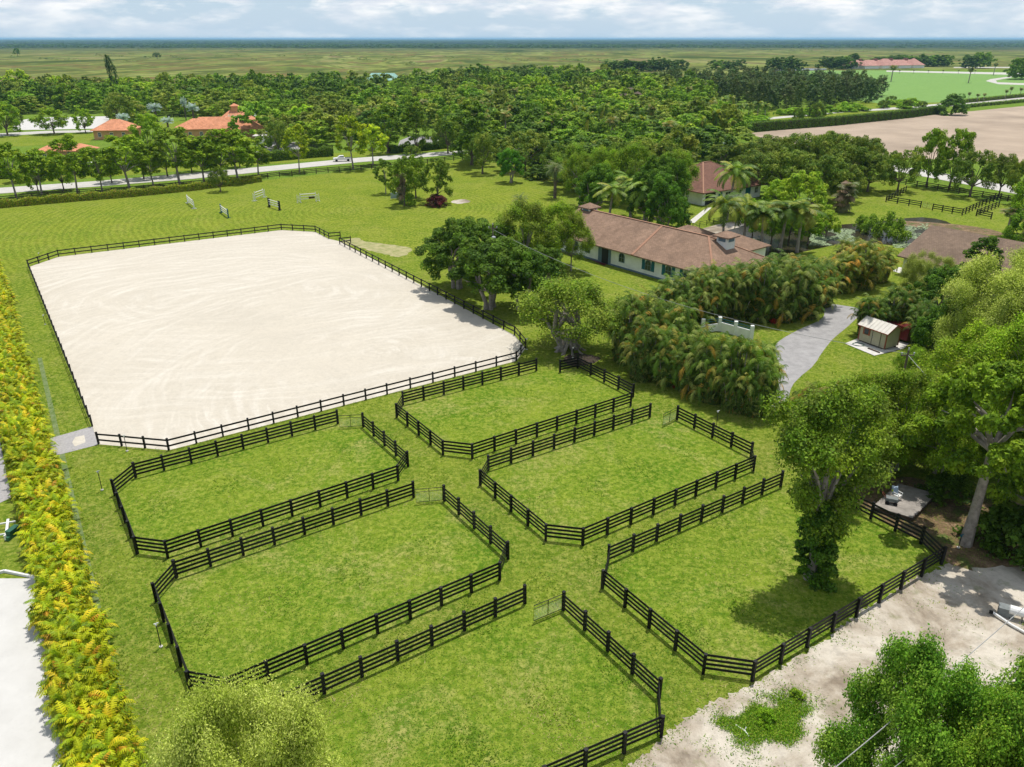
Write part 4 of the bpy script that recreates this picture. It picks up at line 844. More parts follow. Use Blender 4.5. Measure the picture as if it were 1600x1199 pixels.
def palm_mesh(seed, nf, L, rise, droop, nlf, lw, ll, pal, centers, weights=None, fill=None):
    g = np.random.default_rng(seed); V, C = [], []; pal = np.array(pal)
    for (cx, cy, cz, n) in centers:
        for k in range(n):
            t_ = k / max(1, n - 1); az = k * 2.399 + g.normal() * .25; col_ = pal[g.choice(len(pal), p=weights)]
            rs = rise[0] + (rise[1] - rise[0]) * t_ + g.normal() * .12; frond_quads(g, (cx, cy, cz), az, L * g.uniform(.8, 1.1), rs, droop * g.uniform(.8, 1.25), nlf, lw, ll, col_, V, C)
    V = np.array(V, dtype=float); C = np.array(C)
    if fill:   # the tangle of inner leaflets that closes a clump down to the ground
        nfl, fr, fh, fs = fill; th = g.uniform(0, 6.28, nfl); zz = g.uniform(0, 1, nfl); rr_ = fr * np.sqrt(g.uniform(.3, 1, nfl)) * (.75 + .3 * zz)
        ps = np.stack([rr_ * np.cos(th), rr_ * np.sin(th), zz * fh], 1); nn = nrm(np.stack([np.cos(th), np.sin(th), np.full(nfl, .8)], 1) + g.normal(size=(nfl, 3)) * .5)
        V = np.concatenate([V, leaf_quads(ps, nn, fs * g.uniform(.6, 1.5, nfl), .28, g)]); C = np.concatenate([C, pal[g.choice(len(pal), nfl, p=weights)] * g.uniform(.5, .9, (nfl, 1))])  # fill leaflets coloured darker: the clump's inner shade is put into the palette
    return quads_mesh('fronds', V, C, 'fronds')
PALM = {}
def palm_proto(key, fm, stems, H, Rr, mat='pale_bark'):
    x = MB()
    for pts, rad in stems: x.tube(pts, rad, 7)
    PALM.setdefault(key, []).append((fm, x.mesh('trunk', [mat]), H, Rr))
APAL = [(.42, .47, .010), (.56, .54, .014), (.19, .29, .010), (.66, .50, .02), (.50, .27, .02), (.30, .40, .010)]
GPAL = [(.080, .145, .016), (.155, .22, .028), (.28, .26, .045), (.42, .26, .035), (.11, .20, .018), (.30, .35, .08)]  # light khaki tones paint sheen highlights into some of the fronds
for s in range(4):
    g = np.random.default_rng(300 + s); cen = []; st = []
    for k in range(11):
        a = k * 2.4 + s; r_ = g.uniform(0, .95); z = g.uniform(.3, 1.35); cen.append((r_ * math.cos(a), r_ * math.sin(a), z, 9)); st.append(([(r_ * .5 * math.cos(a), r_ * .5 * math.sin(a), 0), (r_ * math.cos(a), r_ * math.sin(a), z)], [.05, .04]))
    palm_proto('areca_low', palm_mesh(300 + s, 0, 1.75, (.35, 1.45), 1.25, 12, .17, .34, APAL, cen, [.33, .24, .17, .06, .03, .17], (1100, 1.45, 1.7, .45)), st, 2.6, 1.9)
for s in range(4):
    g = np.random.default_rng(320 + s); cen = []; st = []
    for k in range(22):
        a = k * 2.4 + s; r_ = 2.1 * math.sqrt((k + .5) / 22); z = g.uniform(3.0, 5.0) - r_ * .6 if k % 3 else g.uniform(.5, 2.4); cen.append((r_ * math.cos(a), r_ * math.sin(a), z, 8)); st.append(([(r_ * .45 * math.cos(a), r_ * .45 * math.sin(a), 0), (r_ * math.cos(a), r_ * math.sin(a), z)], [.07, .05]))
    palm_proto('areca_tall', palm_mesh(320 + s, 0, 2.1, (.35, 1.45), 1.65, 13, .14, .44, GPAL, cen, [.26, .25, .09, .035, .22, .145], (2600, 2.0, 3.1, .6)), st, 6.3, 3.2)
for s in range(3):
    g = np.random.default_rng(340 + s); ln = (.5, -.4, .2)[s]
    palm_proto('coconut', palm_mesh(340 + s, 0, 3.9, (-.30, 1.35), 1.35, 20, .26, .78, [(.12, .21, .018), (.18, .27, .025), (.08, .15, .014), (.26, .31, .03), (.27, .27, .04)], [(ln, 0, 7.0, 26)]), [([(0, 0, 0), (ln * .3, 0, 2.5), (ln * .7, .1, 5), (ln, 0, 7.0)], [.24, .17, .15, .13])], 9.2, 3.6)
palm_proto('date', palm_mesh(350, 0, 3.0, (-.6, 1.35), 1.3, 22, .07, .42, [(.13, .17, .06), (.18, .22, .09), (.10, .14, .05), (.25, .25, .12)], [(0, 0, 6.0, 60)]), [([(0, 0, 0), (0, 0, 5.6), (0, 0, 6.1)], [.32, .26, .38])], 8.8, 3.0, 'bark')
palm_proto('date_low', palm_mesh(351, 0, 3.0, (-.2, 1.35), 1.3, 22, .07, .42, [(.12, .17, .06), (.17, .21, .08), (.09, .13, .05), (.22, .2, .1)], [(0, 0, 1.0, 46)]), [([(0, 0, 0), (0, 0, 1.0)], [.35, .4])], 3.6, 3.0, 'bark')
palm_proto('silver', palm_mesh(352, 0, 2.0, (-.3, 1.4), .5, 6, .3, .75, [(.38, .46, .48), (.46, .55, .56), (.30, .38, .40)], [(0, 0, 4.2, 26)]), [([(0, 0, 0), (0, 0, 4.3)], [.25, .22])], 6.4, 2.5, 'bark')
palm_proto('sabal', palm_mesh(353, 0, 1.6, (-.9, 1.3), 1.0, 6, .35, .8, [(.10, .16, .03), (.15, .21, .04), (.25, .22, .07)], [(0, 0, 6.2, 26)]), [([(0, 0, 0), (0, 0, 6.2)], [.18, .15])], 7.6, 1.9)
palm_proto('skirted', palm_mesh(354, 0, 1.9, (-1.2, 1.3), 1.2, 7, .4, .9, [(.13, .18, .04), (.30, .20, .12), (.2, .2, .08), (.38, .26, .17)], [(0, 0, 1.4, 20), (.3, 0, 2.6, 22), (-.3, .2, 3.6, 22)]), [([(0, 0, 0), (0, 0, 3.6)], [.3, .25])], 5.2, 2.3, 'bark')
PN = 0
def palm(kind, u, vb, vt, w, label, name='palm_tree', cat='palm', group=None, tint=(1, 1, 1), xy=None, h=None, wm=None):
    global PN; PN += 1
    fm, tm, H, Rr = PALM[kind][PN % len(PALM[kind])]; x, y = xy or P(u, vb); f = PX(x, y)[2]; h = h or hgt(x, y, vt); wr = (wm or w * f / F0) / 2
    root = thing(name, label, cat, (x, y, .04), random.uniform(0, 6.28), group); root.scale = (wr / Rr, wr / Rr, h / H)
    link('trunk', tm, root); c = link('fronds', fm, root); k = random.uniform(.88, 1.12); c.color = (tint[0] * k, tint[1] * k, tint[2] * k, 1); return root

# left golden hedge
top = [(-25, 400), (-8, 455), (14, 560), (40, 690), (74, 820), (104, 960), (136, 1090), (165, 1210), (190, 1300)]
line = [Vector(P(u, v, 1.9)) for u, v in top]; k = 0
for a, b_ in zip(line, line[1:]):
    n = max(1, round((b_ - a).length / .95))
    for i in range(n):
        q = a.lerp(b_, i / n); k += 1; d = (b_ - a).normalized(); off = Vector((-d.y, d.x)) * ((.62 if k % 2 else -.62) + random.uniform(-.25, .25))
        if q.y < 22: continue
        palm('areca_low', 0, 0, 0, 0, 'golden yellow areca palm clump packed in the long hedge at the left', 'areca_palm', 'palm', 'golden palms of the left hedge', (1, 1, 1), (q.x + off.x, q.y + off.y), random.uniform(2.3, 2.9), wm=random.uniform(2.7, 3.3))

# central palm grove
GT = 'tall areca palms of the central grove'
for u, vb, vt, w in ((978, 565, 440, 84), (1010, 560, 425, 80), (1003, 592, 475, 80), (1040, 598, 478, 84), (1065, 570, 455, 80), (1078, 610, 492, 84), (1110, 625, 500, 86), (1130, 590, 505, 76), (1148, 640, 505, 88), (1178, 645, 508, 90), (1188, 610, 520, 70), (1035, 545, 440, 78)):
    palm('areca_tall', u, vb, vt, w, 'tall green and orange areca palm clump packed in the front row beside the paddocks', 'areca_palm', 'palm', 'front row of the areca grove')
for u, vb, vt, w in ((1045, 500, 415, 80), (1080, 508, 405, 84), (1115, 500, 395, 84), (1150, 498, 388, 84), (1185, 500, 383, 86), (1220, 500, 382, 90), (1255, 495, 385, 86), (1165, 475, 385, 80), (1210, 475, 378, 84), (1100, 475, 395, 80), (1280, 478, 392, 70)):
    palm('areca_tall', u, vb, vt, w, 'tall areca palm clump in the back row between the barn and the driveway', 'areca_palm', 'palm', 'back row of the areca grove', (.95, .95, .95))
for u, vb, vt, w in ((1310, 455, 372, 76), (1345, 450, 360, 76), (1370, 440, 365, 60), (1325, 425, 362, 66)):
    palm('areca_tall', u, vb, vt, w, 'orange tinged areca palm clump between the pond and the right barn', 'areca_palm', 'palm', 'orange arecas by the pond', (1.25, 1.0, .9))
for u, vb, vt, w in ((1355, 525, 440, 62), (1385, 520, 432, 66), (1420, 520, 430, 66), (1440, 545, 455, 66)):
    palm('areca_tall', u, vb, vt, w, 'drooping areca palm clump behind the beige shed', 'areca_palm', 'palm', 'arecas behind the shed', (.8, .9, .9))
for u, vb, vt, w in ((1255, 690, 572, 84), (1300, 700, 580, 80), (1345, 705, 600, 60)):
    palm('areca_tall', u, vb, vt, w, 'brownish areca palm clump at the near end of the driveway', 'areca_palm', 'palm', 'arecas at the driveway end', (1.05, .9, .9))
# coconuts and other palms
for u, vb, vt, w, lb in ((950, 352, 285, 66, 'coconut palm with yellowing fronds behind the barn roof, leftmost of three'), (985, 340, 272, 62, 'coconut palm behind the barn roof, rearmost and tallest of three'), (1005, 360, 275, 76, 'coconut palm with wide fronds behind the barn roof, rightmost of three'),
    (1135, 345, 250, 62, 'tall coconut palm in front of the red hip roof'), (1128, 400, 300, 64, 'coconut palm just behind the right barn cupola'), (1160, 392, 308, 66, 'second coconut palm right of the barn cupola'), (1190, 395, 318, 66, 'third coconut palm right of the barn cupola'), (1218, 392, 310, 72, 'fourth coconut palm right of the barn cupola'), (1245, 395, 312, 72, 'coconut palm at the right end of the pond row')):
    palm('coconut', u, vb, vt - 4, w * 1.25, lb, 'coconut_palm', 'palm')
palm('date', 867, 310, 243, 50, 'date palm with a full round head on the lawn behind the small trees', 'date_palm')
palm('date_low', 813, 322, 295, 40, 'low trunkless date palm on the lawn behind the barn trees', 'date_palm')
palm('skirted', 1316, 332, 276, 52, 'squat palm with a skirt of brown dead fronds by the pond', 'fan_palm')
palm('sabal', 1572, 370, 322, 50, 'fan palm on the lawn at the right edge', 'fan_palm')
for u, vb, vt, w, lb in ((196, 204, 176, 26, 'silver blue fan palm behind the small orange roof'), (245, 190, 160, 30, 'silver fan palm, highest left of the villa lawn'), (264, 207, 183, 26, 'silver fan palm left of the villa gable'), (304, 192, 160, 26, 'silver fan palm standing on the villa lawn'), (291, 188, 150, 14, 'thin pale fan palm beside the silver palm on the villa lawn'), (366, 212, 178, 24, 'small silver fan palm in front of the villa roof'), (391, 206, 167, 32, 'silver fan palm at the right end of the villa'), (42, 262, 240, 22, 'silver fan palm near the low orange stable'), (1134, 250, 217, 32, 'silver white fan palm before the dark oaks beyond the far house')):
    palm('silver', u, vb, vt - 2, w * 1.25, lb, 'silver_palm')
for u, vb, vt, w in ((1152, 190, 160, 18), (1168, 189, 158, 18), (1183, 186, 156, 18), (1130, 178, 150, 18), (1140, 176, 146, 18), (1195, 184, 160, 16)):
    palm('coconut', u, vb, vt, w * 1.3, 'small palm in the cluster at the left end of the clipped hedge', 'palm_tree', 'palm', 'palms by the clipped hedge')
for u, vb, vt, w in ((1512, 160, 143, 8), (1526, 160, 146, 10), (1536, 159, 145, 9), (1570, 156, 139, 9), (1577, 154, 134, 9), (1593, 152, 136, 10)):
    palm('sabal', u, vb, vt, w, 'tiny palm lining the far track beside the tan field', 'palm_tree', 'palm', 'palms along the far track')
for u, vb, vt, w, lb in ((1392, 128, 100, 18, 'lone tall dark palm on the left of the polo field'), (1513, 130, 103, 16, 'lone tall dark palm on the right of the polo field'), (1552, 118, 96, 12, 'lone palm at the far right edge of the polo field')):
    palm('sabal', u, vb, vt, w, lb)
for u in (1405, 1427, 1450, 1473, 1497, 1523): palm('sabal', u, 115.5, 109, 5, 'tiny palm along the white road behind the polo field', 'palm_tree', 'palm', 'palms along the club road')

# ---------------------------------------------------------------- individually placed trees
T = tree
T('vinetree', 1264, 905, 595, 200, 'tall tree with vine wrapped trunk standing in the right paddock', 'vine_tree', tint=(.80, .82, 1), rz=.3)
T('vinebase', 1266, 908, 780, 66, 'thick dark ivy mass wrapping the foot of the paddock tree', 'ivy', 'vine', tint=(.95, 1.1, 1.1))
T('airy', 1318, 745, 610, 120, 'airy light green tree behind the vine covered paddock tree')
T('airy', 1392, 740, 580, 130, 'light green tree with bare twigs above the grey deck')
T('airy', 1330, 730, 590, 90, 'small airy tree between the paddock tree and the driveway palms')
T('bigleaf', 1508, 852, 560, 230, 'big tree with thick pale trunk beside the grey deck', tint=(.95, .95, .9), rz=1.0)
T('airy', 1465, 765, 590, 110, 'light tree filling the gap left of the thick pale trunk', tint=(1.05, 1.1, 1))
T('ficus', 1640, 860, 620, 220, 'bright green spreading tree at the right edge beside the dirt yard', tint=(2.0, 1.75, 1.3))
T('darkshrub', 1560, 850, 790, 110, 'dark undergrowth right of the thick pale trunk', 'leafy_shrub', 'shrub'); T('darkshrub', 1610, 880, 800, 120, 'dark undergrowth at the right edge', 'leafy_shrub', 'shrub')
T('darkshrub', 1478, 780, 740, 80, 'dark undergrowth behind the deck', 'leafy_shrub', 'shrub')
T('airy', 1505, 650, 515, 150, 'yellow green tree right of the utility pole near the shed', tint=(1.25, 1.25, .9))
T('airy', 1590, 660, 500, 150, 'yellow green tree above the drive at the right edge', tint=(1.2, 1.25, .9))
T('airy', 1420, 600, 545, 60, 'small tree growing round the utility pole', tint=(.9, 1, .8))
T('bigleaf', 1600, 730, 560, 150, 'leafy tree beyond the thick pale trunk', tint=(1.1, 1.1, .9))
T('feather', 1560, 590, 400, 190, 'large feathery yellow green tree at the right, highest of the pair')
T('feather', 1520, 600, 440, 150, 'feathery yellow green tree below the right barn roof', tint=(.9, .92, .9))
T('feather', 1630, 540, 380, 160, 'feathery yellow green tree cut by the right edge', tint=(1, 1.05, .95))
T('feather', 1440, 480, 398, 76, 'small feathery tree in front of the right barn', tint=(.85, .85, .9))
T('ficus', 1460, 520, 420, 100, 'dark dense tree between the shed and the feathery trees', tint=(.9, 1, 1)); T('tallgreen', 1520, 470, 368, 70, 'dark conical tree before the right barn roof', tint=(.5, .6, .6)); T('ficus', 1465, 575, 470, 90, 'dark tree just right of the red trailer', tint=(.9, 1, .9))
# bottom right bushes
T('shoots', 1390, 1330, 1040, 235, 'bright green many-stemmed tree at the bottom right with pale ground showing through', rz=.5)
T('shoots', 1590, 1370, 1062, 280, 'dense bright green tree in the bottom right corner', tint=(.95, 1.0, .9))
T('shoots', 1490, 1440, 1140, 250, 'bright green tree at the bottom edge between the two corner trees', tint=(1.15, 1.05, .9))
T('shrub', 1196, 1128, 1112, 36, 'low leafy weed in the dirt yard patch', 'weed', 'weed', tint=(1, 1.2, .8)); T('shrub', 1245, 1092, 1080, 26, 'thin weed at the far end of the dirt yard patch', 'weed', 'weed')
palm('sabal', 1590, 1110, 1022, 60, 'spiky palm poking above the bottom right bushes', 'fan_palm')
# bottom left
T('cauliflower', 446, 1500, 1092, 272, 'pale feathery tree cut off by the bottom edge', 'feathery_tree', rz=2.0)
# centre
T('ficus', 766, 482, 368, 145, 'big dark tree with many aerial roots beside the arena'); T('ficus', 714, 452, 342, 118, 'dark tree leaning over the arena fence, leftmost of the arena group')
T('ficus', 815, 485, 385, 110, 'dark tree right of the rooted arena tree', tint=(.9, .95, .9)); T('ficus', 765, 435, 345, 110, 'dark tree around the transformer pole')
T('airy', 820, 430, 318, 100, 'light olive tree behind the transformer pole'); T('airy', 868, 420, 318, 90, 'light olive tree nearest the left barn end', tint=(1.1, 1.1, .9)); T('airy', 892, 424, 340, 66, 'slim olive tree standing before the barn wall'); T('ficus', 850, 450, 385, 76, 'low dark tree below the olive barn trees')
T('rooted', 890, 548, 440, 165, 'rounded grey green tree with spreading roots above the smallest paddock')
# island trees
T('round', 632, 322, 245, 50, 'island tree with hanging dead palm fronds on the riding field', tint=(.95, .9, .9)); T('slender', 603, 303, 248, 34, 'small pale tree left of the island group'); T('round', 684, 318, 246, 52, 'olive island tree above the red shrubs', tint=(1.0, .95, 1.1)); T('round', 650, 310, 243, 50, 'light green island tree between its two neighbours', tint=(1.2, 1.15, .9))
T('redshrub', 683, 323, 303, 38, 'dark red leaved shrub under the olive island tree', 'red_shrub', 'shrub'); T('shrub', 640, 322, 300, 22, 'small broad shrub at the island foot', 'leafy_shrub', 'shrub')
palm('skirted', 628, 318, 262, 30, 'ragged palm with brown fronds inside the island group', 'fan_palm')
T('tallgreen', 738, 258, 152, 92, 'largest round tree where the road meets the lawn'); T('oak', 754, 272, 206, 56, 'grey green spreading tree at the lawn edge left of the rubber tree'); T('ficus', 798, 286, 233, 46, 'small glossy tree with aerial roots on the back lawn', tint=(1.0, 1.4, 1)); T('oak', 820, 268, 205, 92, 'wide grey green oak behind the glossy small tree')
T('darkshrub', 840, 280, 258, 44, 'dark shrub mass behind the glossy small tree', 'leafy_shrub', 'shrub'); T('oak', 700, 240, 185, 50, 'rounded tree left of the largest lawn edge tree', tint=(1.1, 1.2, .9))
for u, vb, vt, w, k_, tn, lb in ((905, 322, 240, 60, 'airy', (1, 1, 1), 'olive tree right of the date palm'), (940, 318, 232, 66, 'airy', (1.05, 1.1, .9), 'olive tree behind the leftmost coconut palm'), (985, 318, 226, 76, 'airy', (1, 1.05, .9), 'broad olive tree behind the coconut palm trio'), (1025, 330, 240, 66, 'ficus', (1.2, 1.25, .9), 'deep green tree between the palms and the red roof'), (1050, 340, 250, 54, 'ficus', (1.1, 1.2, .9), 'dark creeper hung tree left of the red roof'),
    (960, 292, 222, 70, 'round', (1, 1, .9), 'round tree behind the olive ones'), (1035, 295, 222, 66, 'oak', (1, 1, 1), 'grey oak behind the dark creeper tree'), (1060, 355, 318, 40, 'darkshrub', (.8, 1, 1), 'dark shrubbery at the left foot of the red roofed house')):
    T(k_, u, vb, vt, w, lb, tint=tn) if 'shrub' not in k_ else T(k_, u, vb, vt, w, lb, 'leafy_shrub', 'shrub', tint=tn)
T('darkshrub', 965, 372, 345, 60, 'dark hedge plants behind the barn ridge', 'leafy_shrub', 'shrub')
T('bright', 1250, 352, 268, 84, 'bright yellow green tree above the coconut palms'); T('bright', 1215, 325, 280, 54, 'bright green small tree right of the far house', tint=(1.0, 1.05, .9)); T('bright', 1290, 372, 330, 40, 'small bright shrub tree at the pond edge')
for u, vb, vt, w, lb in ((1195, 282, 222, 80, 'dark oak right behind the far house'), (1235, 288, 215, 80, 'dark oak, second right of the far house'), (1285, 290, 208, 80, 'dark oak, third and tallest right of the far house'), (1335, 292, 215, 70, 'dark oak nearest the gap in the right fence'), (1165, 265, 222, 60, 'dark oak left of the oak row'), (1310, 315, 255, 70, 'grey green oak above the skirted palm'), (1360, 265, 222, 46, 'small oak at the end of the row')):
    T('oak', u, vb, vt, w, lb, 'oak_tree')
for u, vb, vt, w, k_, tn, lb in ((1402, 300, 235, 62, 'oak', (1.3, 1.3, 1), 'pale oak left of the twin trunk tree'), (1447, 292, 200, 56, 'bright', (.85, .9, .9), 'tall bright tree with twin trunks by the brown fence'), (1483, 295, 202, 62, 'bright', (.95, 1, .9), 'tall bright leafy tree right of the twin trunk tree'), (1515, 308, 234, 72, 'oak', (1, 1.05, 1), 'dark spreading oak on the right lawn'), (1560, 308, 240, 50, 'oak', (1, 1, 1), 'smaller oak right of the spreading oak'), (1590, 320, 250, 50, 'oak', (1.1, 1.1, 1), 'oak cut by the right edge'), (1600, 370, 262, 66, 'bright', (.9, 1, .9), 'bright tree at the right edge by the fan palm'), (1590, 400, 330, 60, 'bright', (.6, .75, .8), 'dark green tree at the right edge above the barn roof')):
    T(k_, u, vb, vt, w, lb, tint=tn)
for i_, (u, vb, vt, w, k_, tn) in enumerate(((900, 300, 226, 80, 'airy', (.9, 1, .9)), (930, 340, 258, 70, 'ficus', (1.2, 1.3, 1)), (1010, 360, 262, 80, 'ficus', (1, 1.1, 1)), (1035, 372, 276, 70, 'ficus', (1, 1.2, 1)), (1052, 330, 238, 70, 'airy', (1, 1.1, .9)), (975, 300, 222, 80, 'oak', (1.1, 1.2, 1)), (1000, 290, 216, 90, 'oak', (1, 1, 1)), (870, 285, 225, 60, 'oak', (.9, 1, 1)))):
    T(k_, u, vb, vt, w, 'tree in the thick planting between the barn roof and the red roofed house', group='thick planting behind the barn', tint=tn)
for u, vb, vt, w in ((1180, 305, 238, 90), (1225, 312, 235, 96), (1270, 318, 240, 96), (1320, 300, 226, 90), (1355, 300, 240, 70), (1300, 275, 205, 90), (1245, 275, 208, 90), (1195, 268, 212, 84), (1130, 262, 225, 60), (1345, 275, 214, 80)):
    T('oak', u, vb, vt, w, 'dark rounded oak packed in the belt right of the red roofed house', 'oak_tree', group='oak belt right of the red roof', tint=(.95, 1, 1))
for u, vb, vt, w in ((1175, 372, 312, 50), (1205, 380, 318, 50), (1232, 378, 320, 54), (1262, 382, 325, 50)):
    T('bright', u, vb, vt, w, 'leafy undergrowth tree among the coconut palms at the pond', group='undergrowth of the pond palms', tint=(.8, .95, .8))
for u, vb, vt, w in ((60, 300, 246, 40), (100, 298, 240, 44), (175, 286, 240, 44), (225, 280, 222, 50), (262, 276, 218, 50), (300, 270, 222, 46), (338, 268, 220, 46), (30, 285, 244, 40), (375, 262, 222, 40)):
    T('bright', u, vb, vt, w, 'leafy tree screening the villa side of the road', group='trees screening the villa', tint=(.85, .9, .9))
for u, vb, vt, w, tn in ((1365, 700, 590, 110, (1.1, 1.1, .8)), (1420, 690, 585, 120, (1, 1, .8)), (1480, 700, 600, 120, (1.1, 1.1, .8)), (1560, 760, 600, 130, (1.1, 1.2, .8)), (1290, 680, 600, 90, (1, 1.05, .9)), (1340, 745, 640, 120, (1.1, 1.15, .8)), (1400, 735, 640, 120, (1.05, 1.1, .8)), (1460, 740, 640, 130, (1, 1.1, .8)), (1520, 720, 610, 140, (1.1, 1.15, .8)), (1310, 790, 690, 80, (1, 1.1, .8)), (1600, 800, 640, 130, (1.1, 1.2, .8))):
    T('airy', u, vb, vt, w, 'light leafy tree in the canopy between the driveway and the right paddock', group='canopy behind the right paddock', tint=tn)
# pond plants
for u, vb, vt, w in ((1385, 372, 335, 40), (1360, 365, 335, 34), (1345, 360, 335, 30), (1400, 378, 345, 34)): T('shrub', u, vb, vt, w, 'reedy green bush on the pond island', 'pond_bush', 'shrub', 'bushes on the pond island', tint=(1, 1, 1.3))
g = np.random.default_rng(5); pos = []
for k in range(5200):
    u_, v_ = (g.uniform(1265, 1335), g.uniform(358, 384)) if k % 2 else ((g.uniform(1395, 1450), g.uniform(350, 388)) if k % 4 else (g.uniform(1130, 1190), g.uniform(372, 404)))
    q = P(u_, v_)
    if (math.sin(q[0] * .9) + math.sin(q[1] * .7 + q[0] * .3)) > -.5: pos.append((q[0], q[1], .07 + g.uniform(0, .03)))
pos = np.array(pos); V = leaf_quads(pos, nrm(np.array([0, 0, 1.]) + g.normal(size=(len(pos), 3)) * .08), g.uniform(.3, .6, len(pos)), .95, g); C = np.array([[.30, .38, .22]]) * g.uniform(.6, 1.4, (len(pos), 1))
o = link('lily_pads', quads_mesh('lily_pads', V, C, 'leaves')); struct(o, 'stuff', 'pale lily pads covering parts of the dark pond'); o.color = (1, 1, 1, 1)
# red flowers by the grove
T('redshrub', 1190, 503, 496, 14, 'red flowering shrub at the lawn behind the white garden wall, left one', 'red_shrub', 'shrub', tint=(3.0, 1.5, 1)); T('redshrub', 1208, 506, 498, 12, 'red flowering shrub behind the garden wall, right one', 'red_shrub', 'shrub', tint=(3.0, 1.5, 1))
T('redshrub', 1056, 606, 596, 12, 'red flower clump at the foot of the front areca row', 'red_shrub', 'shrub', tint=(2.4, 1.2, 1))
# road row
row = [(26, 310, 222, 50, 'leaning thin tree, first of the roadside row from the left edge'), (66, 305, 235, 44, 'thin tree, second of the roadside row from the left'), (122, 305, 214, 50, 'leaning thin trunked tree, third of the roadside row'), (160, 300, 232, 40, 'fourth tree of the roadside row'), (203, 297, 213, 62, 'broad tree, fifth of the roadside row below the small orange roof'), (240, 291, 228, 40, 'slim tree right of the broad fifth roadside tree'), (281, 290, 200, 64, 'dark roadside tree below the left end of the villa'), (319, 286, 214, 50, 'roadside tree below the middle of the villa'), (350, 284, 208, 50, 'roadside tree below the villa, left of the dark shrub pair'), (372, 283, 202, 56, 'tallest roadside tree below the right end of the villa'), (404, 275, 216, 40, 'roadside tree at the right corner of the villa')]
for u, vb, vt, w, lb in row: T('slender', u, vb, vt - 3, w * 1.3, lb, 'roadside_tree', tint=(1.2, 1.1, .85))
for u, vb, vt, w, lb in ((468, 270, 196, 46, 'yellow green slender tree alone right of the villa yard'), (552, 265, 178, 54, 'tall yellow green tree over the truck'), (583, 258, 194, 48, 'yellow leaved tree right of the tall yellow green one')): T('slender', u, vb, vt, w, lb, 'roadside_tree', tint=(2.0, 1.55, .8))
for u, vb, vt, w, lb in ((606, 240, 160, 54, 'tall dense green tree behind the road left of the gravel turnout'), (650, 240, 158, 46, 'tall tree with yellow tips in front of the gravel turnout')): T('tallgreen', u, vb, vt, w, lb, 'roadside_tree', tint=(1.1, 1.05, .8))
for u, vb, vt, w, lb in ((436, 244, 190, 40, 'dark round tree in the villa yard'), (345, 300, 262, 34, 'dark bushy clump at the roadside fence'), (645, 248, 228, 30, 'small bush beside the road right of the truck'), (12, 212, 160, 60, 'bright green tree at the left edge beyond the drive'), (85, 210, 168, 52, 'bright green tree before the white sand ring, left one'), (134, 208, 170, 34, 'bright green tree before the white sand ring, right one'), (28, 205, 172, 24, 'small tree behind the left edge drive'), (238, 250, 178, 56, 'yellow green dense tree between the two orange roofs'), (210, 262, 210, 40, 'yellow green bush right of the small orange roof'), (190, 195, 150, 48, 'dark olive tree behind the small orange roof')):
    T('bright' if 'bright' in lb or 'yellow' in lb else 'oak', u, vb, vt, w, lb, tint=(.9, .95, .8))
T('pine', 188, 158, 88, 16, 'lone leaning dark pine rising above the left wood', 'pine_tree', tint=(.5, .7, .6)).rotation_euler = (0, R(-7), 0)
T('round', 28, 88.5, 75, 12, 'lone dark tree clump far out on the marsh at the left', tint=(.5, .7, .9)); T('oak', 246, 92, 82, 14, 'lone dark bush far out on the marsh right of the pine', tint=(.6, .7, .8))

# hedges built of leaves round a stem line
def hedge(name, label, pix, w, h, pal, n, ls, cat='hedge', tint=(1, 1, 1), box=True):
    pts = [Vector(q) for q in PP(pix)]; g = np.random.default_rng(abs(hash(label)) % 9999 if False else len(label) * 7 + int(pix[0][0])); L = sum((b_ - a).length for a, b_ in zip(pts, pts[1:])); P_, N_ = [], []
    for a, b_ in zip(pts, pts[1:]):
        l = (b_ - a).length; m_ = int(n * l / L); d = (b_ - a) / l; s = Vector((-d.y, d.x)); t_ = g.random(m_); face = g.choice(3, m_, p=[.35, .3, .35])
        wob = 1 + .12 * np.sin(t_ * l * 1.3) + .1 * g.normal(size=m_) * (0 if box else 1)
        off = np.where(face == 0, -w / 2, np.where(face == 2, w / 2, g.uniform(-w / 2, w / 2, m_))) * wob; zz = np.where(face == 1, h, g.uniform(0.05, h, m_)) * (wob if not box else 1) + g.normal(size=m_) * ls * .25
        P_.append(np.stack([a.x + d.x * l * t_ + s.x * off, a.y + d.y * l * t_ + s.y * off, zz], 1))
        nn = np.zeros((m_, 3)); nn[face == 1, 2] = 1; sg = np.where(face == 0, -1, 1); nn[face != 1, 0] = (s.x * sg)[face != 1]; nn[face != 1, 1] = (s.y * sg)[face != 1]; N_.append(nrm(nn + g.normal(size=(m_, 3)) * .4 + [0, 0, .3]))
    Ps, Ns = np.concatenate(P_), np.concatenate(N_); pal = np.array(pal); C = pal[g.integers(0, len(pal), len(Ps))] * g.uniform(.75, 1.25, (len(Ps), 1))
    root = thing(name, label, cat); o = link('foliage', quads_mesh('foliage', leaf_quads(Ps, Ns, ls * g.uniform(.7, 1.3, len(Ps)), .7, g), C, 'leaves'), root); o.color = (*tint, 1)
    x = MB()
    for a, b_ in zip(pts, pts[1:]): x.bar((a.x, a.y, h * .42), (b_.x, b_.y, h * .42), w * .7, h * .84)
    x.build('branches', 'mulch', root)
hedge('clipped_hedge', 'long clipped dark green hedge along the tan field', [(1137, 209), (1300, 196.5), (1420, 184), (1465, 177.5)], 3.5, 3.6, DK + MD[:1], 26000, .5)
hedge('roadside_hedge', 'low yellow green croton hedge along the roadside fence', [(-20, 328), (0, 325), (100, 316), (200, 308), (300, 298), (408, 284)], 1.7, 1.5, YG + OL + [(.35, .22, .05)], 26000, .28, box=False)
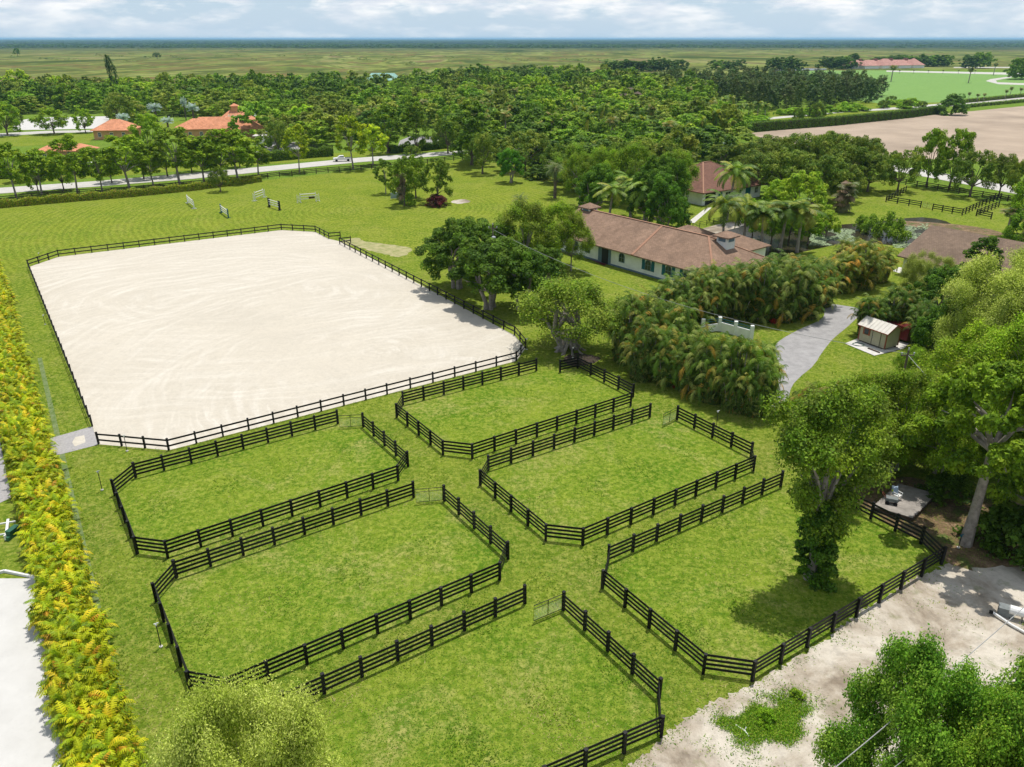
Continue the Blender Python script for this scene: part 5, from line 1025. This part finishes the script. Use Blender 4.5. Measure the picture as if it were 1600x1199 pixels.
hedge('villa_hedge', 'green hedge behind the road at the far left', [(-20, 281), (60, 276), (140, 270), (260, 256)], 2.0, 2.4, MD, 12000, .35, box=False)
hedge('villa_hedge', 'green hedge across the road right of the villa', [(405, 254), (480, 247), (520, 244)], 2.2, 2.6, MD + DK, 9000, .35, box=False)
hedge('villa_hedge', 'dark hedge below the gravel turnout', [(608, 240), (660, 236), (695, 232)], 2.2, 2.2, DK, 8000, .35, box=False)
hedge('villa_hedge', 'bushy green band between the low stable and the small orange house', [(60, 262), (140, 254), (200, 250)], 3, 2.6, MD + LT[:1], 9000, .35, box=False)
hedge('track_hedge', 'low hedge behind the far track beside the polo field', [(1500, 162), (1600, 152), (1720, 141)], 2, 2.2, MD, 6000, .6)
hedge('track_hedge', 'low hedge between the far track and the tan field', [(1505, 169), (1600, 160), (1720, 149)], 2, 1.8, MD, 6000, .6)
T('darkshrub', 1486, 180, 147, 50, 'big round dark bush at the end of the clipped hedge', 'round_bush', 'shrub', tint=(.9, 1, 1))
for u, vb, vt, w, lb in ((1245, 196, 168, 20, 'small grey tree before the clipped hedge, left one'), (1274, 194, 160, 28, 'small grey tree before the clipped hedge, right one'), (1380, 170, 156, 20, 'pale small tree on the scrub strip, left one'), (1416, 170, 156, 20, 'pale small tree on the scrub strip, middle one'), (1440, 171, 158, 18, 'pale small tree on the scrub strip, right one'), (1392, 160, 150, 18, 'dark round bush beside the pine wood')): T('oak', u, vb, vt, w, lb, tint=(.9, 1, .9))
for k in range(40):
    u, v = random.uniform(1145, 1430), 0; v = 190 - (u - 1145) * .085 + random.uniform(-6, 4); T('shrub', u, v, v - random.uniform(6, 11), random.uniform(16, 34), 'low bright bush in the scrub behind the clipped hedge', 'leafy_shrub', 'shrub', 'scrub behind the clipped hedge', tint=(1.2, 1.3, 1))

# ---------------------------------------------------------------- woods
def inpoly(x, y, poly):
    c = False; n = len(poly)
    for i in range(n):
        (x1, y1), (x2, y2) = poly[i], poly[(i + 1) % n]
        if (y1 > y) != (y2 > y) and x < (x2 - x1) * (y - y1) / (y2 - y1) + x1: c = not c
    return c
def wood(poly, spacing, seed, grow=0.0):
    g = random.Random(seed); W_ = PP(poly); xs = [p[0] for p in W_]; ys = [p[1] for p in W_]; out = []; cell = {}
    area = (max(xs) - min(xs)) * (max(ys) - min(ys))
    for _ in range(int(min(60000, area / spacing ** 2 * 6))):
        x, y = g.uniform(min(xs), max(xs)), g.uniform(min(ys), max(ys)); sp_ = spacing * (1 + grow * max(0, y - 300) / 300)
        if not inpoly(x, y, W_): continue
        kx, ky = int(x // sp_), int(y // sp_); ok = True
        for (a, b_) in out[-2500:]:
            if (a - x) ** 2 + (b_ - y) ** 2 < sp_ ** 2: ok = False; break
        if ok: out.append((x, y))
    return out
zones = [
 ([(395, 236), (500, 226), (600, 224), (612, 202), (700, 202), (712, 236), (745, 246), (840, 258), (880, 272), (905, 296), (1000, 312), (1060, 300), (1090, 258), (1180, 262), (1140, 215), (1110, 190), (1110, 160), (1000, 138), (860, 130), (640, 142), (400, 146), (330, 165), (300, 185), (410, 200)], 10.5, 'a'),
 ([(-120, 212), (0, 200), (10, 178), (175, 176), (185, 195), (240, 182), (300, 182), (330, 165), (400, 146), (100, 150), (-120, 150)], 10.5, 'b')]
KW = {'a': 'tree in the dense wood between villa and tan field', 'b': 'tree in the wood behind the villa and white sand ring'}
cands = []
for poly, sp_, key in zones:
    cands += [(x, y, key) for x, y in wood(poly, sp_, 11)]
cands.sort(key=lambda c: c[1] - .0 * abs(c[0])); print('wood', len(cands))
ADJ = {'round': 'mid green', 'dark': 'dark green', 'olive': 'olive', 'bright': 'bright green'}
NI = 285; rest = []; GW = random.Random(3)
for i, (x, y, key) in enumerate(cands):
    pn = .5 + .5 * math.sin(x * .021 + 1.3) * math.sin(y * .017 + .4 + x * .008); r_ = GW.random() * .55 + pn * .45
    kd = 'dark' if r_ < .30 else 'round' if r_ < .56 else 'olive' if r_ < .76 else 'bright' if r_ < .93 else 'olive'
    h = GW.uniform(8.0, 13.0) * (1 if GW.random() > .15 else 1.25) + max(0, (y - 420) / 90); wr = GW.uniform(5.6, 10.0)
    if y < 300: h *= .9
    q_ = GW.uniform(.85, 1.4); tn = (q_ * GW.uniform(.92, 1.04), q_, q_ * GW.uniform(.9, 1.1))
    v = FAR[kd][GW.randrange(len(FAR[kd]))]
    if i < NI:
        zone = ('left' if PX(x, y)[0] < 560 else 'middle' if PX(x, y)[0] < 860 else 'right') if key == 'a' else ''
        o = link('woodland_tree', v[0]); o.location = (x, y, .0); o.rotation_euler = (0, 0, GW.uniform(0, 6.28)); o.scale = (wr / v[3], wr / v[3], h / v[4]); o.color = (*tn, 1)
        lb = f'{ADJ[kd]} {KW[key]}' + (f', {zone} third' if zone else ''); tag(o, lb, 'tree', f'{ADJ[kd]} {zone} woodland trees ' + ('of the main wood' if key == 'a' else 'of the left wood'))
    else: rest.append((x, y, h, wr, kd, tn))
def bulk(name, items, label, keep=1.0, seed=9):
    g = np.random.default_rng(seed); VS, CS = [], []
    for x, y, h, wr, kd, tn in items:
        _, V, C, Rr, H = FAR[kd][int(g.integers(len(FAR[kd])))]; n = int(len(V) * keep); idx = g.permutation(len(V))[:n]; a = g.uniform(0, 6.28); co, si = math.cos(a), math.sin(a)
        v = V[idx].copy(); cen = v.mean(axis=1, keepdims=True); v = cen + (v - cen) * (1 / math.sqrt(max(keep, .05))) ** .9; X = v[..., 0] * co - v[..., 1] * si; Y = v[..., 0] * si + v[..., 1] * co
        VS.append(np.stack([X * wr / Rr + x, Y * wr / Rr + y, v[..., 2] * h / H], -1)); CS.append(C[idx] * np.array(tn))
    o = link(name, quads_mesh(name, np.concatenate(VS), np.concatenate(CS), 'leaves')); o.color = (1, 1, 1, 1); struct(o, 'stuff', label)
for k in range(70):
    u, v = GW.uniform(560, 1120), GW.uniform(165, 245)
    if 600 < u < 720 and v > 195: continue
    x, y = P(u, v); palm(GW.choice(['coconut', 'sabal', 'coconut']), 0, 0, 0, 0, 'palm head poking out of the canopy of the main wood', 'palm_tree', 'palm', 'palms in the main wood', (1.2, 1.15, .9), (x, y), GW.uniform(10, 13.5), wm=GW.uniform(5.5, 7.5))
bulk('distant_woods', rest, 'far part of the dense wood reaching the marsh edge', .32)
# pine wood on the right
pins = wood([(1175, 176), (1260, 172), (1372, 162), (1378, 150), (1300, 140), (1180, 136), (1040, 138), (1030, 150), (1120, 160)], 8.5, 21); pins.sort(key=lambda c: c[1]); print('pines', len(pins)); rest = []
for i, (x, y) in enumerate(pins):
    h = GW.uniform(11, 15.5); wr = GW.uniform(3.4, 4.6); tn = (GW.uniform(.85, 1.2), GW.uniform(.85, 1.1), GW.uniform(.8, 1)); v = FAR['pine'][GW.randrange(3)]
    if i < 240:
        o = link('pine_tree', v[0]); o.location = (x, y, 0); o.rotation_euler = (0, 0, GW.uniform(0, 6.28)); o.scale = (wr / v[3], wr / v[3], h / v[4]); o.color = (*tn, 1); tag(o, 'grey green pine in the tall stand left of the polo field', 'tree', 'pines of the tall stand')
    else: rest.append((x, y, h, wr, 'pine', tn))
if rest: bulk('distant_pines', rest, 'rear of the grey green pine stand', .5)
# trees round club and along marsh edge
GC = random.Random(8)
def farline(u0, v0, u1, v1, n, hm, lb, grp, kd=('dark', 'round'), wr_=(7, 11), jy=1.0):
    for k in range(n):
        t_ = (k + .5) / n; u = u0 + (u1 - u0) * t_; v = v0 + (v1 - v0) * t_ + GC.uniform(-jy, jy) * .5; x, y = P(u, v); kk = kd[GC.randrange(len(kd))]; q = FAR[kk][GC.randrange(len(FAR[kk]))]; wr = GC.uniform(*wr_); h = hm * GC.uniform(.8, 1.2)
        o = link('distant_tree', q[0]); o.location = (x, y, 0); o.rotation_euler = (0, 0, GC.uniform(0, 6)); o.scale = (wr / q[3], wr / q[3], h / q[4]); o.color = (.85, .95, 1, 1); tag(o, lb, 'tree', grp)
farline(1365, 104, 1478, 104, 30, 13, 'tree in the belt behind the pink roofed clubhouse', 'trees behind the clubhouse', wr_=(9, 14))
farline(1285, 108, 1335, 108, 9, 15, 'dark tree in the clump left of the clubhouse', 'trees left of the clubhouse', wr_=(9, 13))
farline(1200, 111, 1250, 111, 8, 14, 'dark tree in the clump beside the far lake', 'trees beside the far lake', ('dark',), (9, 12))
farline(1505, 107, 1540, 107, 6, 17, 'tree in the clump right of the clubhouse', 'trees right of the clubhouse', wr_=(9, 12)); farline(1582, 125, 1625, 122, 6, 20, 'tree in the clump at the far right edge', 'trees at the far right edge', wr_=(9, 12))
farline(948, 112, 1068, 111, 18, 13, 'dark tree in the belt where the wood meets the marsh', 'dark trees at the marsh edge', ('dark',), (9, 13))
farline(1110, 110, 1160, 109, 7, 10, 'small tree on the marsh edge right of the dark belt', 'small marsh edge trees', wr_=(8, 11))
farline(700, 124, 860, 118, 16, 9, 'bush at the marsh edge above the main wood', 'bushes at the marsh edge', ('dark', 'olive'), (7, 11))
# very far tree country: ragged belts with depth
items = []; GF = random.Random(4)
for k in range(5200):
    y = 3300 * (1 + GF.random() ** 2 * 4.5); x = GF.uniform(-.72, .72) * y
    if math.sin(x / 900 + y / 1700) + math.sin(y / 620 + 1) + GF.uniform(-1, 1) < .1 and y < 6500: continue
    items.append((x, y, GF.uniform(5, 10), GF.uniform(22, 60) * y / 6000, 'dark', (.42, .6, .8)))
for k in range(420):
    y = GF.uniform(900, 3300); x = GF.uniform(-.72, .72) * y
    if math.sin(x / 300 + y / 500) + math.sin(y / 190 + x / 900) < .7: continue
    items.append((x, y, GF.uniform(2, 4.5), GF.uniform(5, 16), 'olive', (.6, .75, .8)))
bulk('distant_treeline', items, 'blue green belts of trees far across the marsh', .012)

# ---------------------------------------------------------------- grass tufts near the camera
g = np.random.default_rng(77); n = 260000; yy = 24 + 70 * g.random(n) ** 1.5; xx = (g.random(n) - .5) * 2 * (yy * .70 + 3)
keep = np.ones(n, bool); ex = [PP(ARENA), PP([(960, 1230), (1010, 1178), (1085, 1115), (1180, 1068), (1290, 1000), (1360, 948), (1425, 908), (1470, 888), (1600, 862), (1900, 1000), (1900, 1500), (1200, 1600)]), PP([(-200, 925), (-20, 905), (56, 905), (75, 960), (130, 1260), (-300, 1400)]), PP([(60, 692), (144.5, 667), (153, 696), (70, 714)]), PP([(-60, 640), (-2, 680), (18, 778), (-60, 800)]), PP([(1205, 640), (1216, 600), (1214, 560), (1213, 538), (1246, 517), (1282, 500), (1287, 486), (1276, 474), (1330, 480), (1346, 487), (1333, 503), (1300, 532), (1284, 552), (1268, 575), (1240, 600), (1225, 640)]), PP([(1320, 538), (1366, 557), (1412, 546), (1345, 528)])]
def inpoly_np(x, y, poly):
    c = np.zeros(len(x), bool); m_ = len(poly)
    for i in range(m_):
        (x1, y1), (x2, y2) = poly[i], poly[(i + 1) % m_]
        if y1 == y2: continue
        c ^= ((y1 > y) != (y2 > y)) & (x < (x2 - x1) * (y - y1) / (y2 - y1) + x1)
    return c
wn_ = np.sin(xx * 1.1 + 1) + np.sin(yy * .9 + xx * .5) + np.sin(xx * .37 - yy * .6) + g.normal(size=n) * .5
for e_i, e in enumerate(ex): keep &= ~(inpoly_np(xx + (g.normal(size=n) * .35 + .45 * np.sin(yy * 1.7 + xx) - .35 if e_i == 1 else 0), yy + (.35 if e_i == 1 else 0), e) & ((wn_ < 1.25) | (e_i != 1)))
xx, yy = xx[keep], yy[keep]; n = len(xx); hh = g.uniform(.02, .06, n) * (1 + .8 * (np.sin(xx * .7) * np.sin(yy * .6 + xx * .3) > .5)); az = g.uniform(0, 6.28, n); ww = g.uniform(.03, .09, n); lx, ly = g.normal(size=n) * .085, g.normal(size=n) * .085
V = np.empty((n, 4, 3)); ca, sa = np.cos(az) * ww / 2, np.sin(az) * ww / 2
V[:, 0] = np.stack([xx - ca, yy - sa, np.full(n, .04)], 1); V[:, 1] = np.stack([xx + ca, yy + sa, np.full(n, .04)], 1); V[:, 2] = np.stack([xx + ca * .4 + lx, yy + sa * .4 + ly, .04 + hh], 1); V[:, 3] = np.stack([xx - ca * .4 + lx, yy - sa * .4 + ly, .04 + hh], 1)
pal = np.array([(.115, .215, .012), (.205, .275, .026), (.092, .185, .010), (.35, .32, .11)]); pt = .5 + .25 * (np.sin(xx * .55 + np.sin(yy * .4)) + np.sin(yy * .62 + 1.5 * np.sin(xx * .3))) + g.normal(size=n) * .28
C = pal[np.array([2, 0, 1, 3])[np.digitize(pt, [.15, .55, 1.12])]] * g.uniform(.8, 1.2, (n, 1))
o = link('grass', quads_mesh('grass', V, C, 'leaves')); struct(o, 'stuff', 'short tufted grass of the paddocks and verges'); o.color = (1, 1, 1, 1)

g = np.random.default_rng(78); WP = PP([(1125, 1140), (1160, 1118), (1200, 1110), (1205, 1080), (1235, 1075), (1262, 1110), (1265, 1130), (1230, 1160), (1180, 1165), (1150, 1172)]); n = 110000; xx = g.uniform(5, 42, n); yy = g.uniform(22, 56, n); q_ = P(1195, 1125); xx[:50000] = q_[0] + g.normal(size=50000) * 1.6; yy[:50000] = q_[1] + g.normal(size=50000) * 1.0
inD = inpoly_np(xx, yy, ex[1]); inW = inpoly_np(xx + g.normal(size=n) * .3 + .5 * np.sin(yy * 3), yy + g.normal(size=n) * .3 + .4 * np.sin(xx * 2.6), WP)
ww_ = np.sin(xx * 1.9 + np.sin(yy * 1.3)) + np.sin(yy * 2.3 + xx * .7) + np.sin(xx * .6 - yy * .8) + g.normal(size=n) * .5
k_ = inD & (inW | ((ww_ > 2.0) & (g.random(n) < .6))); xx, yy = xx[k_], yy[k_]; n = len(xx); pos = np.stack([xx, yy, .07 + g.uniform(0, .12, n)], 1)
C = np.array([(.15, .32, .015), (.24, .40, .02), (.30, .36, .05), (.11, .24, .015)])[g.choice(4, n)] * g.uniform(.8, 1.2, (n, 1))
o = link('weeds', quads_mesh('weeds', leaf_quads(pos, nrm(g.normal(size=(n, 3)) + [0, 0, .9]), g.uniform(.05, .15, n), .45, g), C, 'leaves')); struct(o, 'stuff', 'scattered low green weeds on the pale dirt yard'); o.color = (1, 1, 1, 1)

# ---------------------------------------------------------------- haze
hm_, ht, hb = newmat('haze_air'); ht.nodes.remove(hb); pv = N(ht, 'ShaderNodeVolumePrincipled'); pv.inputs['Color'].default_value = (.42, .72, 1, 1); pv.inputs['Density'].default_value = 5.0e-5; pv.inputs['Anisotropy'].default_value = .2
ht.links.new(pv.outputs[0], ht.nodes['Material Output'].inputs['Volume'])
x = MB(); x.box((0, 45000, 24), (121000, 91000, 50)); o = x.build('haze', 'haze_air'); struct(o, 'stuff', 'pale air haze over the whole plain')
print('objects', len(bpy.data.objects))
